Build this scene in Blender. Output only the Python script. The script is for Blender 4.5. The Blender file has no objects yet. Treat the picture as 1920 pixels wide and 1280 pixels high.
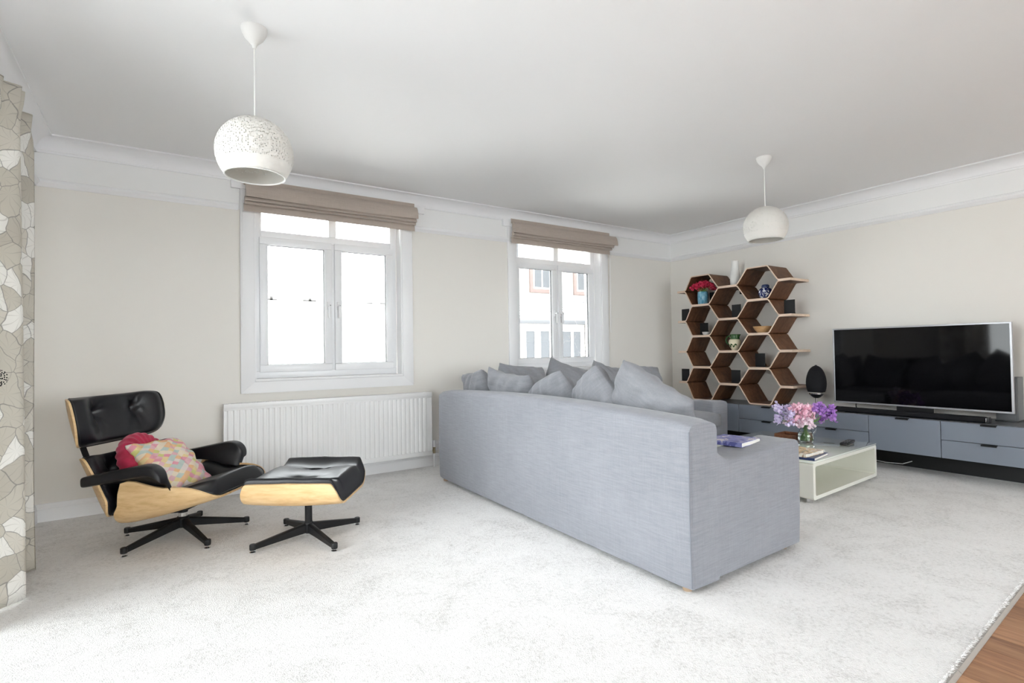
import bpy, bmesh, math, random
from mathutils import Vector, Matrix, Euler, noise

S = bpy.context.scene
COL = S.collection
PI = math.pi
rnd = random.Random(7)

# ------------------------------------------------------------------ camera
cam_data = bpy.data.cameras.new('camera')
cam_data.sensor_width = 36.0
cam_data.lens = 996.4 / 1920 * 36.0
cam_data.clip_start = 0.05
cam_data.clip_end = 300
cam = bpy.data.objects.new('camera', cam_data)
COL.objects.link(cam)
ax = Vector((0.8321, 0.0026, -0.5547)).normalized()
ay = Vector((-0.5545, -0.0234, -0.8319))
ay = (ay - ax * ax.dot(ay)).normalized()
az = ax.cross(ay)
cam.matrix_world = Matrix(((ax[0], ax[1], ax[2], 0), (ay[0], ay[1], ay[2], 0), (az[0], az[1], az[2], 1.05), (0, 0, 0, 1)))
S.camera = cam

# ------------------------------------------------------------------ world: bright overcast sky
world = bpy.data.worlds.new('sky')
S.world = world
world.use_nodes = True
bg = world.node_tree.nodes['Background']
bg.inputs['Color'].default_value = (0.95, 0.975, 1.0, 1)
bg.inputs['Strength'].default_value = 1.0

# room extents (metres, camera above the origin)
XL, XR, YB, YF, ZC = -0.66, 5.50, 4.545, -3.4, 2.49
ZR = 2.165          # underside of the picture rail

def portal(loc, rot, sx, sy):
    l = bpy.data.lights.new('daylight_portal', 'AREA')
    l.shape = 'RECTANGLE'; l.size = sx; l.size_y = sy
    l.cycles.is_portal = True
    o = bpy.data.objects.new('daylight_portal', l); COL.objects.link(o)
    o.location = loc; o.rotation_euler = rot
# the openings through which the sky lights the room
portal((1.23, YB + 0.30, 1.58), (-PI / 2, 0, 0), 1.25, 1.5)
portal((3.69, YB + 0.30, 1.58), (-PI / 2, 0, 0), 1.25, 1.5)
portal((XL - 0.26, 1.85, 1.12), (0, -PI / 2, 0), 2.2, 2.5)
portal((2.0, YF - 0.26, 1.365), (PI / 2, 0, 0), 5.0, 1.85)

# hazy sun reaching the carpet through the patio door
sun_l = bpy.data.lights.new('sun', 'SUN')
sun_l.energy = 10.5; sun_l.angle = math.radians(16); sun_l.color = (1.0, 0.97, 0.92)
sun = bpy.data.objects.new('sun', sun_l); COL.objects.link(sun)
sun.rotation_euler = Vector((-0.56, 0.08, 0.82)).to_track_quat('Z', 'Y').to_euler()

S.view_settings.view_transform = 'Standard'
S.view_settings.look = 'None'
S.view_settings.gamma = 1.0
S.view_settings.use_curve_mapping = False
S.view_settings.exposure = 3.47
S.cycles.diffuse_bounces = 8
S.cycles.max_bounces = 14
S.cycles.transparent_max_bounces = 16

# ------------------------------------------------------------------ materials
MATS = {}
def newmat(name):
    m = bpy.data.materials.new(name); m.use_nodes = True
    MATS[name] = m
    return m, m.node_tree.nodes, m.node_tree.links, m.node_tree.nodes['Principled BSDF']
def plain(name, col, rough=0.5, metal=0.0, spec=0.5, coat=0.0):
    m, N, L, p = newmat(name)
    p.inputs['Base Color'].default_value = (*col, 1)
    p.inputs['Roughness'].default_value = rough
    p.inputs['Metallic'].default_value = metal
    p.inputs['Specular IOR Level'].default_value = spec
    p.inputs['Coat Weight'].default_value = coat
    return m
def coords(N, L, kind='Object', scale=(1, 1, 1), rot=(0, 0, 0)):
    t = N.new('ShaderNodeTexCoord'); mp = N.new('ShaderNodeMapping')
    mp.inputs['Scale'].default_value = scale; mp.inputs['Rotation'].default_value = rot
    L.new(t.outputs[kind], mp.inputs['Vector'])
    return mp.outputs['Vector']
def tnoise(N, L, vec, scale, detail=3, rough=0.5, dist=0.0):
    n = N.new('ShaderNodeTexNoise'); n.inputs['Scale'].default_value = scale
    n.inputs['Detail'].default_value = detail; n.inputs['Roughness'].default_value = rough
    n.inputs['Distortion'].default_value = dist
    L.new(vec, n.inputs['Vector']); return n.outputs['Fac']
def ramp(N, L, fac, stops, interp='LINEAR'):
    r = N.new('ShaderNodeValToRGB'); r.color_ramp.interpolation = interp
    e = r.color_ramp.elements
    while len(e) < len(stops): e.new(0.5)
    for k, (pos, c) in enumerate(stops):
        e[k].position = pos; e[k].color = (*c, 1)
    L.new(fac, r.inputs['Fac']); return r.outputs['Color']
def mix(N, L, fac, a, b, mode='MIX'):
    n = N.new('ShaderNodeMix'); n.data_type = 'RGBA'; n.blend_type = mode
    for sock, v in ((n.inputs[0], fac), (n.inputs[6], a), (n.inputs[7], b)):
        if hasattr(v, 'is_linked'): L.new(v, sock)
        elif isinstance(v, tuple): sock.default_value = (*v, 1)
        else: sock.default_value = v
    return n.outputs[2]
def math_(N, L, op, a, b=0.0):
    n = N.new('ShaderNodeMath'); n.operation = op
    for i, v in enumerate((a, b)):
        if hasattr(v, 'is_linked'): L.new(v, n.inputs[i])
        else: n.inputs[i].default_value = v
    return n.outputs[0]
def bump(N, L, p, h, strength, dist=0.002):
    b = N.new('ShaderNodeBump'); b.inputs['Strength'].default_value = strength
    b.inputs['Distance'].default_value = dist
    L.new(h, b.inputs['Height']); L.new(b.outputs['Normal'], p.inputs['Normal'])

# painted walls: cream below the picture rail, white frieze above it
m, N, L, p = newmat('wall_paint')
v = coords(N, L)
sep = N.new('ShaderNodeSeparateXYZ'); L.new(v, sep.inputs[0])
up = math_(N, L, 'GREATER_THAN', sep.outputs['Z'], ZR + 0.01)
col = mix(N, L, up, (0.80, 0.776, 0.732), (0.84, 0.84, 0.835))
L.new(col, p.inputs['Base Color']); p.inputs['Roughness'].default_value = 0.65
p.inputs['Specular IOR Level'].default_value = 0.25
bump(N, L, p, tnoise(N, L, v, 260, 3), 0.05, 0.001)
plain('ceiling_white', (0.83, 0.83, 0.835), 0.8, spec=0.2)
plain('trim_white', (0.84, 0.84, 0.85), 0.4, spec=0.4)
plain('upvc_white', (0.83, 0.835, 0.85), 0.28, spec=0.5)
plain('radiator_white', (0.86, 0.86, 0.86), 0.3, spec=0.5)
plain('gasket', (0.06, 0.06, 0.065), 0.6)
plain('lamp_white', (0.76, 0.75, 0.73), 0.55)
plain('black_metal', (0.010, 0.010, 0.011), 0.5, 0.0, 0.3)
plain('dark_board', (0.008, 0.008, 0.009), 0.6)
plain('chrome', (0.75, 0.75, 0.76), 0.15, 1.0)
plain('brass', (0.45, 0.38, 0.25), 0.3, 1.0)
plain('silver', (0.42, 0.42, 0.44), 0.35, 0.7)
plain('screen', (0.002, 0.002, 0.0025), 0.05, 0.0, 0.35)
plain('black_plastic', (0.012, 0.012, 0.014), 0.35)
plain('grey_plastic', (0.12, 0.125, 0.13), 0.4)
plain('gloss_cream', (0.78, 0.78, 0.71), 0.12, coat=0.5)
plain('cabinet_front', (0.190, 0.215, 0.262), 0.32, spec=0.5)
plain('cabinet_top', (0.10, 0.105, 0.115), 0.3, spec=0.5)
plain('white_ceramic', (0.82, 0.82, 0.80), 0.25)
plain('green_glaze', (0.035, 0.10, 0.03), 0.2)
plain('cream_glaze', (0.78, 0.72, 0.52), 0.25)
plain('leaf_green', (0.16, 0.33, 0.07), 0.5)
plain('red_flower', (0.62, 0.03, 0.09), 0.6)
plain('pink_flower', (0.92, 0.6, 0.72), 0.6)
plain('pale_flower', (0.93, 0.8, 0.87), 0.6)
plain('lilac_flower', (0.74, 0.66, 0.88), 0.6)
plain('purple_flower', (0.48, 0.24, 0.68), 0.6)
plain('paper', (0.82, 0.80, 0.74), 0.7)
plain('navy_print', (0.03, 0.05, 0.14), 0.35)
plain('foot_wood', (0.35, 0.25, 0.17), 0.5)
plain('seam_thread', (0.19, 0.20, 0.23), 0.9)
plain('bulb', (0.85, 0.85, 0.82), 0.2)
plain('ext_render', (0.50, 0.47, 0.43), 0.8)
plain('ext_grey', (0.055, 0.057, 0.062), 0.7)
plain('ext_white', (0.82, 0.82, 0.82), 0.6)
plain('ext_glass', (0.042, 0.045, 0.050), 0.1, spec=0.4)
plain('ext_brick', (0.135, 0.098, 0.088), 0.85)
plain('ext_ground', (0.30, 0.30, 0.30), 0.9)
plain('added_paving', (0.088, 0.094, 0.102), 0.9)
plain('chimney_pot', (0.03, 0.028, 0.027), 0.8)

# thin window glass: sees through straight, reflects a little
m, N, L, p = newmat('pane_glass')
N.remove(p)
out = N['Material Output']
tr = N.new('ShaderNodeBsdfTransparent'); gl = N.new('ShaderNodeBsdfGlossy'); gl.inputs['Roughness'].default_value = 0.01
fr = N.new('ShaderNodeFresnel'); fr.inputs['IOR'].default_value = 1.45
mx = N.new('ShaderNodeMixShader')
L.new(fr.outputs[0], mx.inputs[0]); L.new(tr.outputs[0], mx.inputs[1]); L.new(gl.outputs[0], mx.inputs[2])
L.new(mx.outputs[0], out.inputs['Surface'])
tr.inputs['Color'].default_value = (0.97, 0.985, 0.98, 1)

m, N, L, p = newmat('clear_glass')
p.inputs['Transmission Weight'].default_value = 1.0
p.inputs['Roughness'].default_value = 0.02
p.inputs['IOR'].default_value = 1.45
p.inputs['Base Color'].default_value = (0.93, 0.98, 0.95, 1)

m, N, L, p = newmat('table_glass')
p.inputs['Base Color'].default_value = (0.76, 0.80, 0.74, 1)
p.inputs['Roughness'].default_value = 0.03
p.inputs['Coat Weight'].default_value = 1.0

# carpet
m, N, L, p = newmat('carpet')
v = coords(N, L)
big = tnoise(N, L, v, 4.2, 6, 0.62, 1.0)
mid = tnoise(N, L, v, 60, 4, 0.7, 0.6)
fine = tnoise(N, L, v, 230, 2, 0.7)
s1 = math_(N, L, 'ADD', math_(N, L, 'MULTIPLY', big, 0.40), math_(N, L, 'MULTIPLY', mid, 0.55))
s2 = math_(N, L, 'ADD', s1, math_(N, L, 'MULTIPLY', fine, 0.25))
L.new(ramp(N, L, s2, [(0.38, (0.47, 0.452, 0.435)), (0.60, (0.77, 0.757, 0.748)), (0.85, (0.86, 0.848, 0.84))]), p.inputs['Base Color'])
p.inputs['Roughness'].default_value = 0.95
p.inputs['Specular IOR Level'].default_value = 0.1
p.inputs['Sheen Weight'].default_value = 0.15
vo = N.new('ShaderNodeTexVoronoi'); vo.inputs['Scale'].default_value = 210
L.new(v, vo.inputs['Vector'])
hh = math_(N, L, 'ADD', math_(N, L, 'MULTIPLY', fine, 0.8), math_(N, L, 'MULTIPLY', vo.outputs['Distance'], 0.6))
hh = math_(N, L, 'ADD', hh, math_(N, L, 'MULTIPLY', mid, 0.8))
bump(N, L, p, hh, 0.55, 0.006)

# laminate planks
def wood(name, cols, axis, stretch, scale, rough=0.4, bumpy=0.04, spec=0.5, per_object=0.0):
    m, N, L, p = newmat(name)
    sc = [1, 1, 1]; sc[axis] = 1.0 / stretch
    v = coords(N, L, 'Object', tuple(sc))
    if per_object:
        oi = N.new('ShaderNodeObjectInfo')
        va = N.new('ShaderNodeVectorMath'); va.operation = 'ADD'
        cb = N.new('ShaderNodeCombineXYZ')
        L.new(math_(N, L, 'MULTIPLY', oi.outputs['Random'], 40.0), cb.inputs[0])
        L.new(math_(N, L, 'MULTIPLY', oi.outputs['Random'], 17.0), cb.inputs[1])
        L.new(v, va.inputs[0]); L.new(cb.outputs[0], va.inputs[1]); v = va.outputs[0]
    a = tnoise(N, L, v, scale, 5, 0.6, 1.2)
    b = tnoise(N, L, v, scale * 4.5, 3, 0.6, 0.4)
    f = math_(N, L, 'ADD', math_(N, L, 'MULTIPLY', a, 0.65), math_(N, L, 'MULTIPLY', b, 0.35))
    c = ramp(N, L, f, [(0.34, cols[0]), (0.5, cols[1]), (0.66, cols[2])])
    if per_object:
        hv = N.new('ShaderNodeHueSaturation')
        L.new(c, hv.inputs['Color'])
        L.new(math_(N, L, 'ADD', 1.0 - per_object / 2, math_(N, L, 'MULTIPLY', oi.outputs['Random'], per_object)), hv.inputs['Value'])
        c = hv.outputs['Color']
    L.new(c, p.inputs['Base Color'])
    p.inputs['Roughness'].default_value = rough; p.inputs['Specular IOR Level'].default_value = spec
    bump(N, L, p, f, bumpy, 0.002)
wood('plank_wood', ((0.20, 0.09, 0.045), (0.33, 0.165, 0.085), (0.43, 0.24, 0.13)), 1, 9, 14, 0.38, 0.1, per_object=0.3)
wood('ash_ply', ((0.58, 0.36, 0.16), (0.72, 0.49, 0.25), (0.80, 0.58, 0.32)), 0, 5, 16, 0.38)
wood('walnut', ((0.075, 0.030, 0.014), (0.13, 0.056, 0.026), (0.185, 0.086, 0.042)), 2, 6, 12, 0.45, spec=0.25)
wood('ply_edge', ((0.62, 0.46, 0.34), (0.70, 0.54, 0.42), (0.76, 0.61, 0.49)), 1, 8, 18, 0.5)
wood('bowl_wood', ((0.52, 0.28, 0.12), (0.66, 0.39, 0.18), (0.74, 0.48, 0.26)), 1, 6, 20, 0.45)
wood('tray_wood', ((0.10, 0.035, 0.018), (0.17, 0.065, 0.03), (0.23, 0.10, 0.05)), 0, 6, 20, 0.35)

# sofa linen with horizontal slubs
def linen(name, lo, md, hi, zs=70):
    m, N, L, p = newmat(name)
    v = coords(N, L, 'Object', (9, 9, zs * 2))
    v2 = coords(N, L, 'Object', (1, 1, 1))
    a = tnoise(N, L, v, 1.0, 5, 0.65, 0.3)
    b = tnoise(N, L, v2, 320, 2, 0.6)
    c = tnoise(N, L, v2, 3.0, 3, 0.5)
    w_ = tnoise(N, L, coords(N, L, 'Object', (140, 140, 10)), 1.0, 3, 0.6)
    f = math_(N, L, 'ADD', math_(N, L, 'MULTIPLY', a, 0.42), math_(N, L, 'MULTIPLY', b, 0.2))
    f = math_(N, L, 'ADD', f, math_(N, L, 'MULTIPLY', w_, 0.18))
    f = math_(N, L, 'ADD', f, math_(N, L, 'MULTIPLY', c, 0.2))
    L.new(ramp(N, L, f, [(0.33, lo), (0.5, md), (0.68, hi)]), p.inputs['Base Color'])
    p.inputs['Roughness'].default_value = 0.9; p.inputs['Specular IOR Level'].default_value = 0.15
    p.inputs['Sheen Weight'].default_value = 0.2
    bump(N, L, p, math_(N, L, 'ADD', a, b), 0.18, 0.002)
linen('sofa_linen', (0.192, 0.198, 0.226), (0.245, 0.251, 0.280), (0.303, 0.309, 0.338))
linen('cushion_linen', (0.19, 0.194, 0.214), (0.235, 0.239, 0.26), (0.285, 0.289, 0.31), 30)
linen('blind_fabric', (0.40, 0.34, 0.295), (0.46, 0.395, 0.345), (0.52, 0.445, 0.395), 90)

m, N, L, p = newmat('black_leather')
v = coords(N, L)
p.inputs['Base Color'].default_value = (0.006, 0.006, 0.008, 1)
p.inputs['Roughness'].default_value = 0.38; p.inputs['Specular IOR Level'].default_value = 0.5
vo = N.new('ShaderNodeTexVoronoi'); vo.inputs['Scale'].default_value = 260; L.new(v, vo.inputs['Vector'])
bump(N, L, p, math_(N, L, 'ADD', vo.outputs['Distance'], tnoise(N, L, v, 30, 3)), 0.12, 0.001)

m, N, L, p = newmat('red_velvet')
v = coords(N, L)
L.new(ramp(N, L, tnoise(N, L, v, 20, 3), [(0.3, (0.30, 0.008, 0.035)), (0.7, (0.50, 0.018, 0.07))]), p.inputs['Base Color'])
p.inputs['Roughness'].default_value = 0.8; p.inputs['Sheen Weight'].default_value = 0.6
p.inputs['Sheen Tint'].default_value = (1, 0.4, 0.5, 1)

# patchwork print of soft diamonds
m, N, L, p = newmat('patchwork_print')
v = coords(N, L, 'Object', (1.25, 0.8, 1), (0, 0, PI / 4))
nz = N.new('ShaderNodeTexNoise'); nz.inputs['Scale'].default_value = 14; L.new(v, nz.inputs['Vector'])
vv = N.new('ShaderNodeVectorMath'); vv.operation = 'MULTIPLY_ADD'
L.new(nz.outputs['Color'], vv.inputs[0]); vv.inputs[1].default_value = (0.014, 0.014, 0.014); L.new(v, vv.inputs[2])
vo = N.new('ShaderNodeTexVoronoi'); vo.voronoi_dimensions = '2D'; vo.inputs['Scale'].default_value = 34
vo.inputs['Randomness'].default_value = 0.12
L.new(vv.outputs[0], vo.inputs['Vector'])
sp = N.new('ShaderNodeSeparateColor'); L.new(vo.outputs['Color'], sp.inputs[0])
pc = ramp(N, L, sp.outputs[0], [(0.0, (0.74, 0.24, 0.34)), (0.16, (0.78, 0.60, 0.26)), (0.30, (0.80, 0.68, 0.52)),
    (0.44, (0.76, 0.40, 0.46)), (0.56, (0.46, 0.56, 0.52)), (0.66, (0.62, 0.60, 0.16)), (0.76, (0.80, 0.45, 0.20)), (0.88, (0.74, 0.64, 0.60))], 'CONSTANT')
wash = tnoise(N, L, v, 42, 4)
L.new(mix(N, L, math_(N, L, 'MULTIPLY', wash, 0.35), pc, (0.80, 0.72, 0.62)), p.inputs['Base Color'])
p.inputs['Roughness'].default_value = 0.85
bump(N, L, p, wash, 0.15, 0.002)

# floral curtain print: overlapping outlined petals in stone and white with dark stamens
m, N, L, p = newmat('floral_print')
v = coords(N, L, 'UV')
nz = N.new('ShaderNodeTexNoise'); nz.inputs['Scale'].default_value = 6; nz.inputs['Detail'].default_value = 2; L.new(v, nz.inputs['Vector'])
vv = N.new('ShaderNodeVectorMath'); vv.operation = 'MULTIPLY_ADD'
L.new(nz.outputs['Color'], vv.inputs[0]); vv.inputs[1].default_value = (0.12, 0.12, 0); L.new(v, vv.inputs[2])
def vor(vec, scale, feature='F1'):
    n = N.new('ShaderNodeTexVoronoi'); n.voronoi_dimensions = '2D'; n.feature = feature
    n.inputs['Scale'].default_value = scale; L.new(vec, n.inputs['Vector']); return n
petal = vor(vv.outputs[0], 10.5)
edge = vor(vv.outputs[0], 10.5, 'DISTANCE_TO_EDGE')
sp = N.new('ShaderNodeSeparateColor'); L.new(petal.outputs['Color'], sp.inputs[0])
base = ramp(N, L, sp.outputs[0], [(0.0, (0.64, 0.605, 0.535)), (0.38, (0.71, 0.675, 0.61)), (0.60, (0.88, 0.865, 0.83)), (0.84, (0.58, 0.545, 0.48))], 'CONSTANT')
# thin radiating veins inside each petal
rel = N.new('ShaderNodeVectorMath'); rel.operation = 'SUBTRACT'; L.new(vv.outputs[0], rel.inputs[0]); L.new(petal.outputs['Position'], rel.inputs[1])
sx = N.new('ShaderNodeSeparateXYZ'); L.new(rel.outputs[0], sx.inputs[0])
ang = math_(N, L, 'ARCTAN2', sx.outputs[1], sx.outputs[0])
vein = math_(N, L, 'GREATER_THAN', math_(N, L, 'SINE', math_(N, L, 'MULTIPLY', ang, 9.0)), 0.95)
base = mix(N, L, math_(N, L, 'MULTIPLY', vein, 0.30), base, (0.32, 0.30, 0.27))
ln = math_(N, L, 'LESS_THAN', edge.outputs['Distance'], 0.018)
base = mix(N, L, math_(N, L, 'MULTIPLY', ln, 0.65), base, (0.22, 0.21, 0.20))
head = vor(v, 2.4); dots = vor(v, 120.0)
stamen = math_(N, L, 'MULTIPLY', math_(N, L, 'LESS_THAN', head.outputs['Distance'], 0.085), math_(N, L, 'LESS_THAN', dots.outputs['Distance'], 0.36))
base = mix(N, L, stamen, base, (0.02, 0.02, 0.02))
L.new(base, p.inputs['Base Color']); p.inputs['Roughness'].default_value = 0.9
p.inputs['Specular IOR Level'].default_value = 0.1
bump(N, L, p, tnoise(N, L, coords(N, L, 'UV'), 500, 2), 0.1, 0.001)
tl = N.new('ShaderNodeBsdfTranslucent'); L.new(base, tl.inputs['Color'])
mx = N.new('ShaderNodeMixShader'); mx.inputs[0].default_value = 0.25
L.new(p.outputs[0], mx.inputs[1]); L.new(tl.outputs[0], mx.inputs[2]); L.new(mx.outputs[0], N['Material Output'].inputs['Surface'])

# pierced lamp shade: small holes cut through the shell
m, N, L, p = newmat('pierced_porcelain')
v = coords(N, L)
vo = N.new('ShaderNodeTexVoronoi'); vo.inputs['Scale'].default_value = 145; vo.inputs['Randomness'].default_value = 0.45
L.new(v, vo.inputs['Vector'])
hole = math_(N, L, 'LESS_THAN', vo.outputs['Distance'], 0.36)
sz = N.new('ShaderNodeSeparateXYZ'); L.new(v, sz.inputs[0])
band = math_(N, L, 'MULTIPLY', math_(N, L, 'GREATER_THAN', sz.outputs['Z'], -0.052), math_(N, L, 'LESS_THAN', sz.outputs['Z'], 0.135))
hole = math_(N, L, 'MULTIPLY', hole, band)
p.inputs['Base Color'].default_value = (0.74, 0.72, 0.68, 1); p.inputs['Roughness'].default_value = 0.6
L.new(math_(N, L, 'SUBTRACT', 1.0, hole), p.inputs['Alpha'])

m, N, L, p = newmat('blue_glaze')
v = coords(N, L, 'Object', (1, 1, 0.3))
L.new(ramp(N, L, tnoise(N, L, v, 60, 3), [(0.35, (0.08, 0.27, 0.40)), (0.55, (0.22, 0.47, 0.60)), (0.7, (0.45, 0.66, 0.74))]), p.inputs['Base Color'])
p.inputs['Roughness'].default_value = 0.2
m, N, L, p = newmat('blue_white_china')
v = coords(N, L)
L.new(ramp(N, L, tnoise(N, L, v, 34, 3, 0.6, 1.0), [(0.50, (0.012, 0.02, 0.11)), (0.56, (0.75, 0.77, 0.82))], 'CONSTANT'), p.inputs['Base Color'])
p.inputs['Roughness'].default_value = 0.15
m, N, L, p = newmat('magazine_cover')
v = coords(N, L)
L.new(ramp(N, L, tnoise(N, L, v, 14, 2, 0.5, 1.2), [(0.0, (0.14, 0.15, 0.42)), (0.44, (0.30, 0.32, 0.62)), (0.56, (0.74, 0.70, 0.74)), (0.66, (0.16, 0.13, 0.30))], 'CONSTANT'), p.inputs['Base Color'])
p.inputs['Roughness'].default_value = 0.3
m, N, L, p = newmat('food_cover')
v = coords(N, L)
L.new(ramp(N, L, tnoise(N, L, v, 16, 3, 0.5, 1.4), [(0.0, (0.10, 0.12, 0.05)), (0.42, (0.72, 0.52, 0.22)), (0.52, (0.80, 0.76, 0.66)), (0.66, (0.42, 0.30, 0.20))], 'CONSTANT'), p.inputs['Base Color'])
p.inputs['Roughness'].default_value = 0.3
m, N, L, p = newmat('speaker_cloth')
v = coords(N, L)
p.inputs['Base Color'].default_value = (0.005, 0.005, 0.007, 1); p.inputs['Roughness'].default_value = 0.7; p.inputs['Specular IOR Level'].default_value = 0.25
vo = N.new('ShaderNodeTexVoronoi'); vo.inputs['Scale'].default_value = 300; L.new(v, vo.inputs['Vector'])
bump(N, L, p, vo.outputs['Distance'], 0.3, 0.001)

# ------------------------------------------------------------------ mesh helpers
class G:
    def __init__(s): s.v = []; s.f = []; s.m = []; s.uv = None
    def add(s, vs, fs, mi=0):
        o = len(s.v); s.v += [Vector(a) for a in vs]
        s.f += [tuple(i + o for i in f) for f in fs]
        s.m += ([mi] * len(fs)) if isinstance(mi, int) else list(mi)
        return s
    def box(s, lo, hi, bev=0.0, seg=2, mi=0, xf=None):
        lo = Vector(lo); hi = Vector(hi)
        if bev <= 0:
            x0, y0, z0 = lo; x1, y1, z1 = hi
            vs = [(x0, y0, z0), (x1, y0, z0), (x1, y1, z0), (x0, y1, z0), (x0, y0, z1), (x1, y0, z1), (x1, y1, z1), (x0, y1, z1)]
            fs = [(3, 2, 1, 0), (4, 5, 6, 7), (0, 1, 5, 4), (1, 2, 6, 5), (2, 3, 7, 6), (3, 0, 4, 7)]
        else:
            bm = bmesh.new(); bmesh.ops.create_cube(bm, size=1.0)
            c = (lo + hi) / 2; d = hi - lo
            for q in bm.verts: q.co = Vector((q.co.x * d.x, q.co.y * d.y, q.co.z * d.z)) + c
            bmesh.ops.bevel(bm, geom=bm.edges[:], offset=min(bev, min(d) * 0.49), segments=seg, affect='EDGES', profile=0.5)
            bm.verts.index_update()
            vs = [q.co.copy() for q in bm.verts]; fs = [tuple(w.index for w in f.verts) for f in bm.faces]; bm.free()
        if xf: vs = [xf @ Vector(a) for a in vs]
        return s.add(vs, fs, mi)
    def prism(s, poly, axis, a, b, bev=0.0, seg=2, mi=0, xf=None):
        """extrude a closed 2D outline along an axis (0 x, 1 y, 2 z)"""
        def P(q, t):
            r = [0, 0, 0]; o = [i for i in range(3) if i != axis]
            r[o[0]], r[o[1]] = q; r[axis] = t; return Vector(r)
        n = len(poly); vs = [P(q, a) for q in poly] + [P(q, b) for q in poly]
        fs = [tuple(range(n)), tuple(range(2 * n - 1, n - 1, -1))] + [(i, i + n, (i + 1) % n + n, (i + 1) % n) for i in range(n)]
        bm = bmesh.new(); bv = [bm.verts.new(q) for q in vs]
        for f in fs: bm.faces.new([bv[i] for i in f])
        bmesh.ops.recalc_face_normals(bm, faces=bm.faces[:])
        if bev > 0:
            es = [e for f in bm.faces if len(f.verts) == n and abs(f.normal[axis]) > 0.9 for e in f.edges]
            bmesh.ops.bevel(bm, geom=list(set(es)), offset=bev, segments=seg, affect='EDGES', profile=0.5)
        bm.verts.index_update()
        vs = [q.co.copy() for q in bm.verts]; fs = [tuple(w.index for w in f.verts) for f in bm.faces]; bm.free()
        if xf: vs = [xf @ a_ for a_ in vs]
        return s.add(vs, fs, mi)
    def loft(s, secs, closed=True, cap=True, mi=0):
        n = len(secs[0]); vs = [q for sec in secs for q in sec]; fs = []
        for k in range(len(secs) - 1):
            for i in range(n if closed else n - 1):
                j = (i + 1) % n
                fs.append((k * n + i, k * n + j, (k + 1) * n + j, (k + 1) * n + i))
        if cap and closed:
            fs.append(tuple(range(n - 1, -1, -1))); e = (len(secs) - 1) * n; fs.append(tuple(e + i for i in range(n)))
        return s.add(vs, fs, mi)
    def tube(s, pts, r, n=8, mi=0):
        pts = [Vector(q) for q in pts]; secs = []
        rr = r if hasattr(r, '__len__') else [r] * len(pts)
        prev = None
        for k, q in enumerate(pts):
            t = (pts[min(k + 1, len(pts) - 1)] - pts[max(k - 1, 0)]).normalized()
            u = t.orthogonal().normalized() if prev is None else (prev - t * prev.dot(t)).normalized()
            prev = u; w = t.cross(u)
            secs.append([q + (u * math.cos(2 * PI * i / n) + w * math.sin(2 * PI * i / n)) * rr[k] for i in range(n)])
        return s.loft(secs, mi=mi)
    def lathe(s, prof, c=(0, 0, 0), n=32, mi=0, fn=None):
        """profile of (radius, z); ends with radius 0 are closed as points"""
        c = Vector(c); vs = []; fs = []; rows = []
        for (r, z) in prof:
            if r < 1e-6: rows.append([len(vs)]); vs.append(c + Vector((0, 0, z)))
            else:
                row = []
                for i in range(n):
                    a = 2 * PI * i / n; k = fn(a, r, z) if fn else r
                    row.append(len(vs)); vs.append(c + Vector((k * math.cos(a), k * math.sin(a), z)))
                rows.append(row)
        for A, B in zip(rows, rows[1:]):
            for i in range(n):
                j = (i + 1) % n
                if len(A) == 1 and len(B) == 1: continue
                if len(A) == 1: fs.append((A[0], B[j], B[i]))
                elif len(B) == 1: fs.append((A[i], A[j], B[0]))
                else: fs.append((A[i], A[j], B[j], B[i]))
        return s.add(vs, fs, mi)
    def sheet(s, top, bot, n, m, mi=0):
        """closed solid between two parametric surfaces over [-1,1]^2"""
        A = [[top(-1 + 2 * i / n, -1 + 2 * j / m) for i in range(n + 1)] for j in range(m + 1)]
        B = [[bot(-1 + 2 * i / n, -1 + 2 * j / m) for i in range(n + 1)] for j in range(m + 1)]
        w = n + 1; vs = [q for r in A for q in r] + [q for r in B for q in r]; o = w * (m + 1); fs = []
        for j in range(m):
            for i in range(n):
                a = j * w + i; fs.append((a, a + 1, a + w + 1, a + w)); fs.append((o + a, o + a + w, o + a + w + 1, o + a + 1))
        rim = [i for i in range(n + 1)] + [j * w + n for j in range(1, m + 1)] + [m * w + i for i in range(n - 1, -1, -1)] + [j * w for j in range(m - 1, 0, -1)]
        for k in range(len(rim)):
            a, b = rim[k], rim[(k + 1) % len(rim)]
            fs.append((a, o + a, o + b, b))
        return s.add(vs, fs, mi)
    def build(s, name, mats, parent=None, smooth=35, loc=None, uv=None):
        me = bpy.data.meshes.new(name)
        L0 = Vector(loc) if loc is not None else Vector((0, 0, 0))
        me.from_pydata([tuple(q - L0) for q in s.v], [], s.f)
        bm = bmesh.new(); bm.from_mesh(me); bmesh.ops.recalc_face_normals(bm, faces=bm.faces[:]); bm.to_mesh(me); bm.free()
        if isinstance(mats, str): mats = [mats]
        for k in mats: me.materials.append(MATS[k])
        if len(mats) > 1: me.polygons.foreach_set('material_index', s.m)
        if uv:
            lay = me.uv_layers.new(name='uv')
            for lp in me.loops: lay.data[lp.index].uv = uv[lp.vertex_index]
        if smooth is not None:
            me.polygons.foreach_set('use_smooth', [True] * len(me.polygons))
            if smooth < 180: me.set_sharp_from_angle(angle=math.radians(smooth))
        o = bpy.data.objects.new(name, me); COL.objects.link(o)
        o.location = L0
        if parent is not None: o.parent = parent
        return o

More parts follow.
